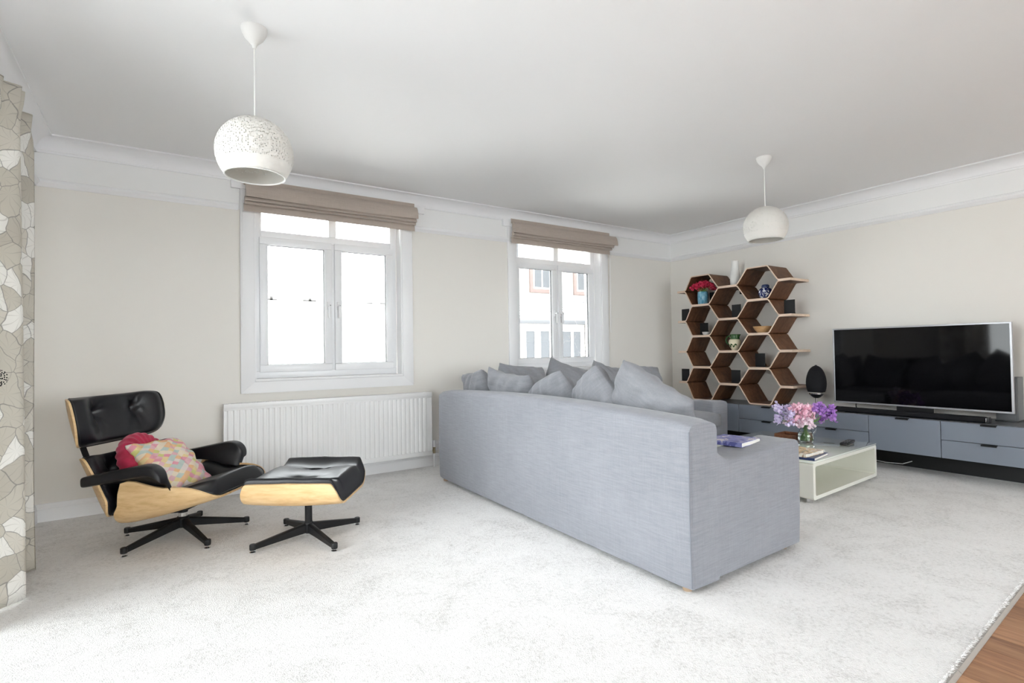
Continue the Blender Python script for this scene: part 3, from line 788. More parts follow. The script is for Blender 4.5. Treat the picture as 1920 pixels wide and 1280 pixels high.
# ------------------------------------------------------------------ corner sofa
def build_sofa():
    root = thing('corner_sofa', 'large grey linen L-shaped corner sofa with low square arms', 'sofa', (1.9, 1.5, 0.0))
    SX0, SX1 = 1.866, 1.922       # back face at the near and far end
    YN, YFAR = 1.466, 4.000
    zb = 0.026
    def xback(y): return SX0 + (SX1 - SX0) * (y - YN) / (YFAR - YN)
    # long back, crowned along its length, with a soft rounded top
    secs = []
    m_ = 40
    for i in range(m_ + 1):
        t = i / m_; y = YN + 0.004 + (YFAR - YN - 0.004) * t
        zt = 0.722 + 0.044 * math.sin(PI * min(1, max(0, t * 0.96 + 0.03))) ** 0.7
        xa = xback(y); xb = xa + 0.20; r = 0.035
        endr = 0.010 * (smoothstep(0.03, 0, t) + smoothstep(0.97, 1.0, t))
        xa += endr; zt -= endr
        ring = [Vector((xa + 0.006, y, zb)), Vector((xa, y, zb + 0.02)), Vector((xa - 0.004, y, 0.35)), Vector((xa, y, zt - r))]
        ring += [Vector((xa + r - r * math.cos(a), y, zt - r + r * math.sin(a))) for a in [PI / 2 * q / 5 for q in range(1, 6)]]
        ring += [Vector(((xa + xb) / 2, y, zt + 0.006))]
        ring += [Vector((xb - r + r * math.sin(a), y, zt - r + r * math.cos(a))) for a in [PI / 2 * q / 5 for q in range(0, 6)]]
        ring += [Vector((xb, y, 0.3)), Vector((xb, y, zb))]
        secs.append(ring)
    wpart(root, G().loft(secs), 'backrest', 'sofa_linen', 50)
    # near arm: side profile swept across the arm width, scooped top
    prof = [(1.880, zb), (1.874, 0.36), (1.880, 0.672), (1.890, 0.692), (1.908, 0.704), (1.932, 0.704), (1.958, 0.697), (1.990, 0.672), (2.030, 0.636),
            (2.070, 0.598), (2.105, 0.570), (2.140, 0.552), (2.180, 0.5415), (2.24, 0.538), (2.34, 0.541), (2.48, 0.550), (2.62, 0.558), (2.760, 0.566), (2.790, 0.563), (2.803, 0.548),
            (2.806, 0.40), (2.800, 0.16), (2.788, zb)]
    def shear(g, k0=0.030):
        for q in g.v:
            q.y += k0 * (q.x - 1.87)
        return g
    g = shear(G().prism([(a, b) for a, b in prof], 1, YN, YN + 0.225, 0.022, 4))
    wpart(root, g, 'arm', 'sofa_linen', 60)
    wpart(root, G().tube([(1.874, YN + 0.003, zb + 0.01), (1.868, YN + 0.003, 0.36), (1.874, YN + 0.003, 0.695)], 0.0032, 6), 'seam_piping', 'seam_thread')
    # far leg: back against the window wall and end arm
    def soft(lo, hi, r, nm, mt='sofa_linen', puff=0.0, n=14):
        lo = Vector(lo); hi = Vector(hi); bm = bmesh.new()
        bmesh.ops.create_cube(bm, size=1.0); bmesh.ops.subdivide_edges(bm, edges=bm.edges[:], cuts=n, use_grid_fill=True)
        c = (lo + hi) / 2; d = (hi - lo) / 2
        vs = []
        for q in bm.verts:
            u = q.co * 2
            pnt = Vector((u.x * d.x, u.y * d.y, u.z * d.z))
            inner = Vector((max(-(d.x - r), min(d.x - r, pnt.x)), max(-(d.y - r), min(d.y - r, pnt.y)), max(-(d.z - r), min(d.z - r, pnt.z))))
            dl = pnt - inner
            if dl.length > 1e-9: pnt = inner + dl.normalized() * r
            if puff:
                pnt.z += puff * (1 - u.x ** 4) * (1 - u.y ** 4) * (1 if u.z > 0 else 0.2) * max(0, u.z)
                pnt.y += puff * 0.4 * u.y * (1 - u.x ** 4) * (1 - u.z ** 2)
            vs.append(pnt + c)
        bm.verts.index_update()
        g = G().add(vs, [tuple(w.index for w in f.verts) for f in bm.faces]); bm.free()
        return wpart(root, g, nm, mt, 180)
    soft((2.10, 3.80, zb), (4.20, YFAR, 0.735), 0.04, 'backrest')
    # far arm, same scooped profile seen from its front
    ap = [(YFAR - 0.01, zb), (YFAR, 0.70), (YFAR - 0.03, 0.722), (YFAR - 0.06, 0.712), (YFAR - 0.12, 0.660), (YFAR - 0.20, 0.585), (YFAR - 0.28, 0.545), (YFAR - 0.40, 0.538),
          (3.30, 0.548), (3.10, 0.556), (3.055, 0.548), (3.042, 0.528), (3.046, 0.20), (3.055, zb)]
    wpart(root, G().prism(ap, 0, 4.245, 4.462, 0.025, 4), 'arm', 'sofa_linen', 60)
    soft((2.07, 1.73, 0.06), (2.76, 3.79, 0.315), 0.025, 'seat_base')
    soft((2.77, 3.09, 0.06), (4.24, 3.79, 0.315), 0.025, 'seat_base')
    soft((2.08, 1.72, 0.318), (2.80, 2.72, 0.455), 0.04, 'seat_cushion', 'cushion_linen', 0.02)
    soft((2.08, 2.735, 0.318), (2.80, 3.79, 0.455), 0.04, 'seat_cushion', 'cushion_linen', 0.02)
    soft((2.82, 3.01, 0.318), (4.33, 3.79, 0.452), 0.035, 'seat_cushion', 'cushion_linen', 0.03, 18)
    for fx, fy in ((1.915, 1.525), (2.72, 1.555), (1.96, 3.94), (4.40, 3.94), (4.40, 3.11), (2.72, 3.0)):
        wpart(root, G().lathe([(0, 0.0), (0.019, 0.0), (0.021, 0.006), (0.021, 0.062), (0, 0.062)], (fx, fy, 0), 14), 'foot', 'foot_wood')
build_sofa()

def make_pillow(w, h, t, seed, mat, slump=0.0, ears=0.02, name='scatter_cushion', n=40, rnd_=0.20):
    """soft square cushion lying in its own xz plane, thickness along y; slump lets the middle of the top edge sag"""
    def surf(sg):
        def f(a, b):
            full = max(0.0, (1 - a * a) * (1 - b * b)) ** 0.36
            x = a * w / 2 * math.sqrt(1 - rnd_ * b * b) * (1 - ears * (1 - b * b)); z = b * h / 2 * math.sqrt(1 - rnd_ * a * a) * (1 - ears * (1 - a * a))
            z -= slump * smoothstep(-0.2, 1, b) * (1 - a * a)
            p_ = Vector((x, 0, z))
            wr = 0.022 * nz3(p_, 6, seed) - 0.030 * (0.25 - min(0.25, abs(nz3((p_[0] * 0.6, 0, p_[2]), 9, seed * 2.3)))) - 0.012 * (0.2 - min(0.2, abs(nz3(p_, 19, seed * 1.3))))
            wr += 0.010 * math.sin((a * 1.4 + b) * 9 + seed) * smoothstep(0.35, 1.0, max(abs(a), abs(b)))
            y = sg * (t / 2 * full + wr * full ** 0.5 + 0.003)
            y += 0.05 * slump * 4 * b * b * (1 if b > 0 else 0)
            return Vector((x + 0.008 * nz3(p_, 6, seed + 3), y, z + 0.010 * nz3(p_, 6, seed + 9)))
        return f
    g = G().sheet(surf(1), surf(-1), n, n)
    o = g.build(name, mat, None, 180)
    return o
cush = [  # centre, yaw, lean, roll, size, slump, label
    ((2.185, 3.765, 0.690), 84, 14, 8, (0.46, 0.46, 0.17), 0.03, 'small grey linen cushion tucked in the sofa corner against the long back', 'A'),
    ((2.195, 3.270, 0.700), 92, 16, -6, (0.54, 0.50, 0.19), 0.06, 'grey linen cushion with two raised corners leaning on the long sofa back', 'B'),
    ((2.215, 2.770, 0.675), 97, 20, 24, (0.44, 0.44, 0.17), 0.0, 'lowest grey linen cushion with one corner up on the long sofa back', 'C'),
    ((2.200, 2.350, 0.695), 82, 18, 30, (0.46, 0.46, 0.18), 0.0, 'pointed wrinkled grey linen cushion on the long sofa back', 'D'),
    ((2.215, 1.985, 0.690), 88, 16, -27, (0.52, 0.52, 0.23), 0.03, 'biggest grey linen cushion slumped beside the near scooped sofa arm', 'E'),
    ((2.560, 3.660, 0.720), 4, 16, 6, (0.50, 0.50, 0.17), 0.04, 'grey linen cushion with a flat top edge under the window sill', 'G'),
    ((3.080, 3.650, 0.722), -8, 14, 15, (0.54, 0.50, 0.20), 0.06, 'darker grey linen cushion leaning before the window frame', 'H'),
    ((3.545, 3.655, 0.712), 8, 14, 12, (0.46, 0.48, 0.18), 0.05, 'grey linen cushion second from the far sofa arm', 'I'),
    ((3.965, 3.650, 0.705), -6, 15, 10, (0.48, 0.46, 0.18), 0.04, 'grey linen cushion nearest the honeycomb shelf on the sofa', 'J'),
]
for k, (c, yaw, lean, roll, sz, sl, lb, key) in enumerate(cush):
    o = make_pillow(sz[0], sz[1], sz[2], k * 3.7 + 1, 'cushion_linen', sl)
    R = Matrix.Rotation(math.radians(yaw), 4, 'Z') @ Matrix.Rotation(math.radians(-lean), 4, 'X') @ Matrix.Rotation(math.radians(roll), 4, 'Y')
    o.matrix_world = Matrix.Translation(c) @ R
    tag(o, lb, 'cushion', 'grey cushions on the corner sofa')

# magazine on the near arm
def make_book(name, label, cat, loc, rot, w, d, h, cover, pages='paper', soft=True, group=None):
    r = thing(name, label, cat, loc, rot, group)
    G().box((-w / 2, -d / 2, h - 0.0018), (w / 2, d / 2, h)).build('front_cover', cover, r, None)
    G().box((-w / 2, -d / 2, 0), (w / 2, d / 2, 0.0018)).build('back_cover', cover, r, None)
    G().box((-w / 2 + 0.002, -d / 2 + 0.003, 0.0018), (w / 2 - 0.003, d / 2 - 0.003, h - 0.0018)).build('pages', pages, r, None)
    G().box((-w / 2 - 0.0015, -d / 2, 0), (-w / 2, d / 2, h)).build('spine', cover, r, None)
    return r
make_book('magazine', 'thick blue and lilac magazine lying on the near sofa arm', 'magazine', (2.515, 1.695, 0.5515), math.radians(8), 0.215, 0.20, 0.022, 'magazine_cover')

# ------------------------------------------------------------------ coffee table
TA = math.radians(3.2)
TAB = thing('coffee_table', 'low cream gloss coffee table with open front and glass top', 'table', (3.610, 1.842, 0.0), TA)
TW, TD, TZ0, TZ1 = 1.075, 0.90, 0.030, 0.284
def rrect(x0, x1, z0, z1, r, n=5):
    return arc(x1 - r, z1 - r, r, 0, 90, n) + arc(x0 + r, z1 - r, r, 90, 180, n) + arc(x0 + r, z0 + r, r, 180, 270, n) + arc(x1 - r, z0 + r, r, 270, 360, n)
def tube_shell(g, o, i, y0, y1):
    n = len(o)
    vs = [Vector((a, y0, b)) for a, b in o] + [Vector((a, y0, b)) for a, b in i] + [Vector((a, y1, b)) for a, b in o] + [Vector((a, y1, b)) for a, b in i]
    fs = []
    for k in range(n):
        j = (k + 1) % n
        fs += [(k, j, n + j, n + k), (2 * n + k, 3 * n + k, 3 * n + j, 2 * n + j), (k, 2 * n + k, 2 * n + j, j), (n + k, n + j, 3 * n + j, 3 * n + k)]
    g.add(vs, fs)
g = G(); tube_shell(g, rrect(0, TW, TZ0, TZ1 - 0.012, 0.018), rrect(0.030, TW - 0.030, TZ0 + 0.024, TZ1 - 0.034, 0.016), 0, TD)
g.build('body', 'gloss_cream', TAB, 40)
G().box((0.031, 0.44, TZ0 + 0.025), (TW - 0.031, 0.455, TZ1 - 0.035)).build('divider', 'gloss_cream', TAB, None)
G().box((-0.001, -0.001, TZ1 - 0.0115), (TW + 0.001, TD + 0.001, TZ1), 0.003).build('glass_top', 'table_glass', TAB, 35)
for fx in (0.05, TW - 0.05):
    for fy in (0.05, TD - 0.05):
        G().lathe([(0, 0), (0.022, 0), (0.022, 0.029), (0, 0.029)], (fx, fy, 0), 16).build('foot', 'chrome', TAB, 40)
def tloc(u, v_, z=TZ1):
    return (3.610 + u * math.cos(TA) - v_ * math.sin(TA), 1.842 + u * math.sin(TA) + v_ * math.cos(TA), z)
b1 = make_book('book', 'white edged navy book at the bottom of the pile on the coffee table', 'book', tloc(0.165, 0.135, TZ1 + 0.0005), TA + 0.10, 0.27, 0.23, 0.018, 'navy_print')
b2 = make_book('magazine', 'food magazine on top of the pile on the coffee table', 'magazine', tloc(0.150, 0.150, TZ1 + 0.0195), TA - 0.02, 0.26, 0.20, 0.022, 'food_cover')
# remote control
rc = thing('remote_control', 'black remote control on the coffee table glass', 'remote', tloc(0.895, 0.135, TZ1 + 0.0005), TA + math.radians(8))
G().box((-0.115, -0.027, 0.0), (0.115, 0.027, 0.020), 0.006, 3).build('body', 'black_plastic', rc, 40)
bt = 0
for i in range(8):
    for j in (-1, 0, 1):
        G().box((-0.08 + i * 0.018, j * 0.013 - 0.0045, 0.0195), (-0.069 + i * 0.018, j * 0.013 + 0.0045, 0.022), 0.001, 1).build('button', 'grey_plastic' if (i + j) % 4 else 'silver', rc, 40)
# low wooden bowl-tray
tr0 = thing('wooden_tray', 'dark red brown wooden tray on the coffee table', 'tray', tloc(0.845, 0.55, TZ1 + 0.0005), TA)
G().box((-0.085, -0.085, 0), (0.085, 0.085, 0.008)).build('base', 'tray_wood', tr0, 30)
for (lo, hi) in (((-0.09, -0.09, 0.0), (0.09, -0.083, 0.040)), ((-0.09, 0.083, 0.0), (0.09, 0.09, 0.040)), ((-0.09, -0.083, 0.0), (-0.083, 0.083, 0.040)), ((0.083, -0.083, 0.0), (0.09, 0.083, 0.040))):
    G().box(lo, hi, 0.002).build('side', 'tray_wood', tr0, 30)
# glass jug
JX, JY, JZ = tloc(0.735, 0.375, TZ1 + 0.0005)
jug = thing('glass_jug', 'small clear glass jug of sweet peas on the coffee table', 'jug', (JX, JY, JZ))
po = [(0.0, 0.0), (0.048, 0.0), (0.056, 0.008), (0.060, 0.035), (0.055, 0.070), (0.040, 0.100), (0.034, 0.118), (0.040, 0.140), (0.046, 0.150)]
pi_ = [(0.043, 0.149), (0.037, 0.140), (0.031, 0.118), (0.037, 0.100), (0.052, 0.070), (0.057, 0.035), (0.052, 0.012), (0.0, 0.010)]
G().lathe(po + pi_, (0, 0, 0), 32).build('body', 'clear_glass', jug, 60)
G().tube([(0.040, -0.018, 0.138), (0.062, -0.034, 0.135), (0.076, -0.042, 0.112), (0.072, -0.040, 0.082), (0.050, -0.028, 0.062)], 0.0055, 8).build('handle', 'clear_glass', jug, 60)
m, N, L, p = newmat('vase_water')
p.inputs['Transmission Weight'].default_value = 1.0; p.inputs['IOR'].default_value = 1.33; p.inputs['Roughness'].default_value = 0.0
G().lathe([(0, 0.0115), (0.0505, 0.0130), (0.0560, 0.035), (0.0512, 0.070), (0.047, 0.080), (0, 0.080)], (0, 0, 0), 24).build('water', 'vase_water', jug, 60)

def petal_mesh(L_, W_, cup, ruffle, seed, n=4):
    g = G()
    def top(a, b):
        t = (b + 1) / 2
        w = W_ * math.sin(PI * min(1, 0.15 + 0.75 * t)) ** 0.8
        return Vector((a * w / 2, L_ * t * math.cos(cup * t), L_ * t * math.sin(cup * t) + ruffle * math.sin(a * 3 + seed) * t + 0.15 * W_ * a * a))
    def bot(a, b): return top(a, b) - Vector((0, 0, 0.0008))
    g.sheet(top, bot, n, 3)
    return g
def bloom(seed, size, n_pet, spread):
    r = random.Random(seed); g = G()
    for i in range(n_pet):
        pg = petal_mesh(size * r.uniform(0.8, 1.1), size * r.uniform(0.9, 1.2), r.uniform(0.3, 1.1), size * 0.10, r.random() * 6)
        M_ = Matrix.Rotation(2 * PI * i / n_pet + r.uniform(-0.3, 0.3), 4, 'Z') @ Matrix.Rotation(r.uniform(-0.2, spread), 4, 'X')
        M_ = Matrix.Translation((r.uniform(-1, 1) * size * 0.055 * n_pet, r.uniform(-1, 1) * size * 0.055 * n_pet, r.uniform(-0.8, 1.0) * size * 0.05 * n_pet)) @ M_
        g.add([M_ @ q for q in pg.v], pg.f)
    return g
def flower(name, label, group, base, mid, tip, mat, seed, size, npet, spread, stem=True):
    root = thing(name, label, 'flower', base, 0, group)
    b = Vector(base)
    if stem:
        G().tube([Vector((0, 0, 0)), (Vector(mid) - b), (Vector(tip) - b)], [0.0022, 0.0018, 0.0014], 6).build('stem', 'leaf_green', root, 60)
    gb = bloom(seed, size, npet, spread)
    d = (Vector(tip) - Vector(mid)).normalized()
    M_ = Matrix.Translation(Vector(tip) - b) @ d.to_track_quat('Z', 'Y').to_matrix().to_4x4()
    gb.v = [M_ @ q for q in gb.v]
    gb.build('bloom', mat, root, 60)
    return root
fr_ = random.Random(11)
# sweet peas: lilac on the shelf side, pink in the middle, purple on the television side
side = Vector((0.832, -0.5545, 0)); deep = Vector((0.555, 0.832, 0))
spec = []
for (u0, u1, z0, z1, cnt, mat, nm) in ((-0.215, -0.085, 0.17, 0.30, 10, 'lilac_flower', 'lilac'), (-0.10, 0.07, 0.16, 0.285, 22, 'pink_flower', 'pink'),
                                     (-0.12, 0.06, 0.16, 0.24, 9, 'pale_flower', 'pale pink'), (0.075, 0.195, 0.17, 0.285, 13, 'purple_flower', 'purple')):
    for i in range(cnt):
        u = u0 + (u1 - u0) * (i + fr_.random()) / cnt
        spec.append((u, fr_.uniform(-0.075, 0.075), fr_.uniform(z0, z1), mat, nm, fr_.random()))
for i, (u, dd, z, mat, nm, q) in enumerate(spec):
    tip = Vector((JX, JY, JZ)) + side * u + deep * dd + Vector((0, 0, z - 0.01))
    base = Vector((JX, JY, JZ + 0.018)) - side * (u * 0.12) + deep * (0.02 * math.sin(i * 2.1)) + side * 0.015 * math.cos(i * 1.3)
    mid = Vector((JX, JY, JZ + 0.122)) + side * (u * 0.10) + deep * (dd * 0.15)
    mid.z += 0.01 * q
    flower('sweet_pea', '%s sweet pea bloom in the clear glass jug' % nm, nm + ' sweet peas in the jug', tuple(base), tuple(mid), tuple(tip), mat, i, 0.026, 18, 0.9)

# ------------------------------------------------------------------ media cabinets along the right wall
CX, CT, CB = 5.045, 0.460, 0.173
joints = [3.93, 3.322, 2.702, 2.103, 1.600, 1.020]
types = ['door', 'drawers', 'drawers', 'flap', 'drawers']
clab = ['grey wall cabinet with a single door beside the sofa arm', 'grey two-drawer cabinet under the honeycomb shelf', 'grey two-drawer cabinet under the egg shaped speaker',
        'grey flap-door cabinet under the middle of the television', 'grey two-drawer cabinet under the right end of the television']
for k in range(5):
    y1, y0 = joints[k], joints[k + 1]
    rt = thing('media_cabinet', clab[k], 'cabinet', (5.25, (y0 + y1) / 2, CB), group='grey media cabinets')
    wpart(rt, G().box((CX + 0.021, y0 + 0.001, CB), (XR - 0.001, y1 - 0.001, CT - 0.016)), 'carcass', 'cabinet_top', None)
    fronts = [(CB + 0.001, CT - 0.003)] if types[k] != 'drawers' else [(CB + 0.001, 0.312), (0.316, CT - 0.003)]
    for (z0, z1) in fronts:
        nm = {'door': 'door', 'flap': 'flap_door', 'drawers': 'drawer'}[types[k]]
        d_ = wpart(rt, G().box((CX, y0 + 0.0025, z0), (CX + 0.020, y1 - 0.0025, z1), 0.0015, 1), nm, 'cabinet_front', 30)
        hc = (y0 + y1) / 2 if types[k] != 'door' else y1 - 0.1
        hg = G().prism([(CX - 0.024, z1 - 0.004), (CX + 0.006, z1 - 0.002), (CX + 0.006, z1 + 0.0015), (CX - 0.024, z1 - 0.0005), (CX - 0.024, z1 - 0.010), (CX - 0.022, z1 - 0.010)][:4] , 1, hc - 0.045, hc + 0.045)
        hg.box((CX - 0.024, hc - 0.045, z1 - 0.012), (CX - 0.0215, hc + 0.045, z1 - 0.001))
        wpart(rt, hg, 'handle', 'black_metal', 30, parent=d_)
top_ = thing('cabinet_worktop', 'long dark grey top running over the media cabinets', 'worktop', (5.25, 2.5, CT - 0.015))
wpart(top_, G().box((CX + 0.022, joints[-1], CT - 0.0155), (XR - 0.0005, joints[0], CT), 0.0015, 1), 'slab', 'cabinet_top', 30)
pl = thing('cabinet_backboard', 'black recessed plinth under the media cabinets', 'backboard', (5.44, 2.5, 0.0))  # one black board set back near the wall, below the cabinets
wpart(pl, G().box((5.405, joints[-1] + 0.01, 0.0), (5.480, joints[0] - 0.01, CB - 0.0005)), 'board', 'dark_board', None)
cb = thing('white_cable', 'thin white cable lying under the media cabinets', 'cable', (5.38, 2.1, 0.0))
wpart(cb, G().tube([(5.40, 2.50, 0.055), (5.36, 2.30, 0.028), (5.355, 2.10, 0.018), (5.37, 1.98, 0.022), (5.403, 1.92, 0.05)], 0.004, 8), 'flex', 'trim_white')

# ------------------------------------------------------------------ television, sound bar, speaker
tv = thing('television', 'large flat television with thin silver frame and dark screen', 'television', (5.30, 1.855, CT))
TX = 5.265; ty0, ty1, tz0, tz1 = 1.222, 2.478, 0.528, 1.212
wpart(tv, G().box((TX + 0.003, ty0 + 0.010, tz0 + 0.012), (TX + 0.010, ty1 - 0.010, tz1 - 0.010)), 'screen', 'screen', None)
fg = G()
def yzframe(g, y0, y1, z0, z1, w, x0, x1):
    g.box((x0, y0, z0), (x1, y1, z0 + w * 1.2), 0.001, 1); g.box((x0, y0, z1 - w), (x1, y1, z1), 0.001, 1)
    g.box((x0, y0, z0 + w * 1.2), (x1, y0 + w, z1 - w), 0.001, 1); g.box((x0, y1 - w, z0 + w * 1.2), (x1, y1, z1 - w), 0.001, 1)
yzframe(fg, ty0, ty1, tz0, tz1, 0.012, TX, TX + 0.030)
wpart(tv, fg, 'frame', 'silver', 30)
wpart(tv, G().box((TX + 0.0105, ty0 + 0.012, tz0 + 0.015), (TX + 0.029, ty1 - 0.012, tz1 - 0.012)), 'rear_cover', 'black_plastic', None)
wpart(tv, G().box((TX + 0.030, 1.45, tz0 + 0.04), (TX + 0.06, 2.25, tz0 + 0.38), 0.01), 'rear_housing', 'black_plastic')
wpart(tv, G().box((TX + 0.012, 1.72, CT + 0.012), (TX + 0.032, 1.98, tz0 + 0.08), 0.004), 'stand_neck', 'black_metal')
wpart(tv, G().prism([(TX - 0.06, 1.62), (TX - 0.075, 1.855), (TX - 0.06, 2.09), (TX + 0.12, 2.05), (TX + 0.12, 1.66)], 2, CT + 0.0005, CT + 0.012, 0.003), 'stand_base', 'black_metal')
wpart(tv, G().tube([(TX + 0.02, 2.30, tz0), (TX + 0.03, 2.305, 0.50), (TX + 0.05, 2.30, CT + 0.004)], 0.004, 8), 'cable', 'black_plastic')
sb = thing('sound_bar', 'long black sound bar on the cabinet top before the television', 'sound bar', (5.11, 1.86, CT))
wpart(sb, G().box((5.085, 1.335, CT + 0.004), (5.150, 2.385, CT + 0.047), 0.012, 3), 'body', 'speaker_cloth', 45)
for (a, b) in ((1.322, 1.336), (2.384, 2.398)):
    wpart(sb, G().box((5.084, a, CT + 0.003), (5.151, b, CT + 0.048), 0.010, 3), 'end_cap', 'black_plastic', 45)
wpart(sb, G().box((5.080, 1.333, CT + 0.008), (5.086, 1.338, CT + 0.042), 0.002), 'chrome_strip', 'chrome')
for yy in (1.45, 2.27):
    wpart(sb, G().box((5.095, yy, CT + 0.0003), (5.140, yy + 0.04, CT + 0.0055)), 'rubber_foot', 'black_plastic', None)
SPX, SPY = 5.235, 2.622
spk = thing('egg_speaker', 'black egg shaped speaker on a short stem stand', 'speaker', (SPX, SPY, CT))
egg = []
for i in range(25):
    t = i / 24; a = -PI / 2 + PI * t
    z = 0.252 + 0.155 * math.sin(a); rr = 0.087 * math.cos(a) ** 0.92 * (1.0 - 0.07 * math.sin(a)) if abs(math.cos(a)) > 1e-6 else 0.0
    egg.append((max(0, rr), z))
egg_hi = [(r_, z) for r_, z in egg if z >= 0.145]; egg_lo = [(r_, z) for r_, z in egg if z < 0.135]
zc_ = egg_hi[0]
wpart(spk, G().lathe([(0, egg_hi[0][1])] + egg_hi[:-1] + [(0, egg_hi[-1][1])], (SPX, SPY, CT), 40), 'body', 'speaker_cloth', 60)
wpart(spk, G().lathe([(0, 0.138), (0.062, 0.138), (0.062, 0.1455), (0, 0.1455)], (SPX, SPY, CT), 40), 'ring', 'chrome', 40)
wpart(spk, G().lathe([(0, 0.1375), (0.064, 0.1375)] + [(r_ * 0.95, z) for r_, z in egg_lo[::-1] if r_ > 0.005] + [(0, egg_lo[0][1])], (SPX, SPY, CT), 40), 'lower_dome', 'black_plastic', 60)
wpart(spk, G().lathe([(0, 0.10), (0.010, 0.10), (0.010, 0.012), (0, 0.012)], (SPX, SPY, CT), 16), 'stem', 'chrome', 40)
wpart(spk, G().lathe([(0, 0.0005), (0.075, 0.0005), (0.076, 0.006), (0.060, 0.010), (0.012, 0.013), (0, 0.013)], (SPX, SPY, CT), 40), 'base', 'black_plastic', 40)
wpart(spk, G().lathe([(0, 0.402), (0.010, 0.402), (0.010, 0.412), (0, 0.414)], (SPX, SPY, CT), 16), 'top_knob', 'black_plastic', 40)
sw = thing('grey_subwoofer', 'grey box standing on the cabinet behind the right edge of the television', 'speaker', (5.40, 1.29, CT))
wpart(sw, G().box((5.345, 1.216, CT + 0.008), (5.485, 1.345, 0.796), 0.004), 'cabinet', 'grey_plastic')
wpart(sw, G().box((5.338, 1.224, CT + 0.016), (5.346, 1.337, 0.788), 0.003), 'grille', 'grey_plastic')
wpart(sw, G().box((5.335, 1.212, CT + 0.0005), (5.488, 1.349, CT + 0.0085), 0.002), 'base_plate', 'black_plastic')

# ------------------------------------------------------------------ honeycomb shelf
SHX0, SHX1 = 5.145, 5.485
shelf = thing('honeycomb_shelf', 'walnut and pale ply honeycomb shelf standing on the cabinets', 'shelf', (5.31, 3.42, CT))
nodes = [1.716, 1.364, 1.010, 0.655]
TH = 0.0125
hi = {0: 1.884, 1: 1.541, 2: 1.188, 3: 0.833}
lowz = {0: 1.541, 1: 1.188, 2: 0.833, 3: CT + 0.0005}
def rounded_path(pts, r=0.030, n=5):
    out = [Vector(pts[0])]
    for i in range(1, len(pts) - 1):
        p0, p1, p2 = Vector(pts[i - 1]), Vector(pts[i]), Vector(pts[i + 1])
        d0 = (p0 - p1).normalized(); d1 = (p2 - p1).normalized()
        ang = d0.angle(d1); tl_ = min(r / math.tan(ang / 2), (p0 - p1).length * 0.45, (p2 - p1).length * 0.45)
        a = p1 + d0 * tl_; b = p1 + d1 * tl_
        for k in range(n + 1):
            t = k / n; out.append(a * (1 - t) ** 2 + p1 * 2 * t * (1 - t) + b * t * t)
    out.append(Vector(pts[-1])); return out
def strip(nodez, flatz, upper):
    s_ = 1 if upper else -1
    o_ = s_ * TH / 2
    fz = lambda z: z
    zn = nodez + o_
    zf = flatz - o_ if True else flatz
    pts = [(4.155, zn), (4.040, zn), (3.955, zf), (3.720, zf), (3.608, zn), (3.374, zn), (3.258, zf), (3.030, zf), (2.925, zn), (2.795, zn)]
    path = rounded_path(pts)
    secs_o = []; secs_i = []
    for i, q in enumerate(path):
        t = (path[min(i + 1, len(path) - 1)] - path[max(i - 1, 0)]).normalized()
        nrm = Vector((-t.y, t.x))
        secs_o.append(q + nrm * TH / 2); secs_i.append(q - nrm * TH / 2)
    ring = secs_o + secs_i[::-1]
    n = len(ring); h = len(path)
    vs = [Vector((SHX0, q.x, q.y)) for q in ring] + [Vector((SHX1, q.x, q.y)) for q in ring]
    g = G()
    fs = []; mi = []
    for i in range(h - 1):                     # front and back edge faces as quads
        fs.append((i, i + 1, n - 2 - i, n - 1 - i)); mi.append(1)
        fs.append((n + i, n + n - 1 - i, n + n - 2 - i, n + i + 1)); mi.append(1)
    for i in range(n):
        j = (i + 1) % n
        end = (i == h - 1) or (i == n - 1)
        fs.append((i, n + i, n + j, j)); mi.append(1 if end else 0)
    g.add(vs, fs, mi)
    wpart(shelf, g, 'bent_panel', ['walnut', 'ply_edge'], 35)
for k, zn in enumerate(nodes):
    strip(zn, hi[k], True); strip(zn, lowz[k], False)
wpart(shelf, G().box((5.43, 3.44, 1.650), (XR - 0.001, 3.53, 1.702), 0.002), 'wall_bracket', 'black_metal')
def flat_top(z): return z + TH + 0.0008
def bookend(x, y, z, label):
    r = thing('bookend', label, 'bookend', (x, y, z), 0, 'black bookends on the honeycomb shelf')
    G().box((-0.0015, -0.055, 0.0), (0.0015, 0.055, 0.140), 0.001, 1).build('upright_plate', 'black_metal', r, 30)
    G().box((0.0015, -0.050, 0.0), (0.070, 0.050, 0.002)).build('base_plate', 'black_metal', r, None)
bookend(5.215, 4.098, flat_top(1.364), 'black bookend on the outer ledge beside the red flower cell')
bookend(5.215, 3.432, flat_top(1.364), 'black bookend in the cell above the green jug')
bookend(5.215, 2.850, flat_top(1.364), 'black bookend on the outer ledge next to the wooden bowl side')
bookend(5.27, 3.885, flat_top(1.188), 'black bookend behind the small white bowl')
bookend(5.27, 3.205, flat_top(0.833), 'black bookend two cells below the wooden bowl')
bookend(5.215, 4.115, flat_top(0.655), 'black bookend on the lowest outer ledge near the sofa')
bookend(5.215, 3.455, flat_top(0.655), 'black bookend in the cell two below the green jug')
bookend(5.33, 3.79, flat_top(1.541), 'black bookend behind the turquoise vase')
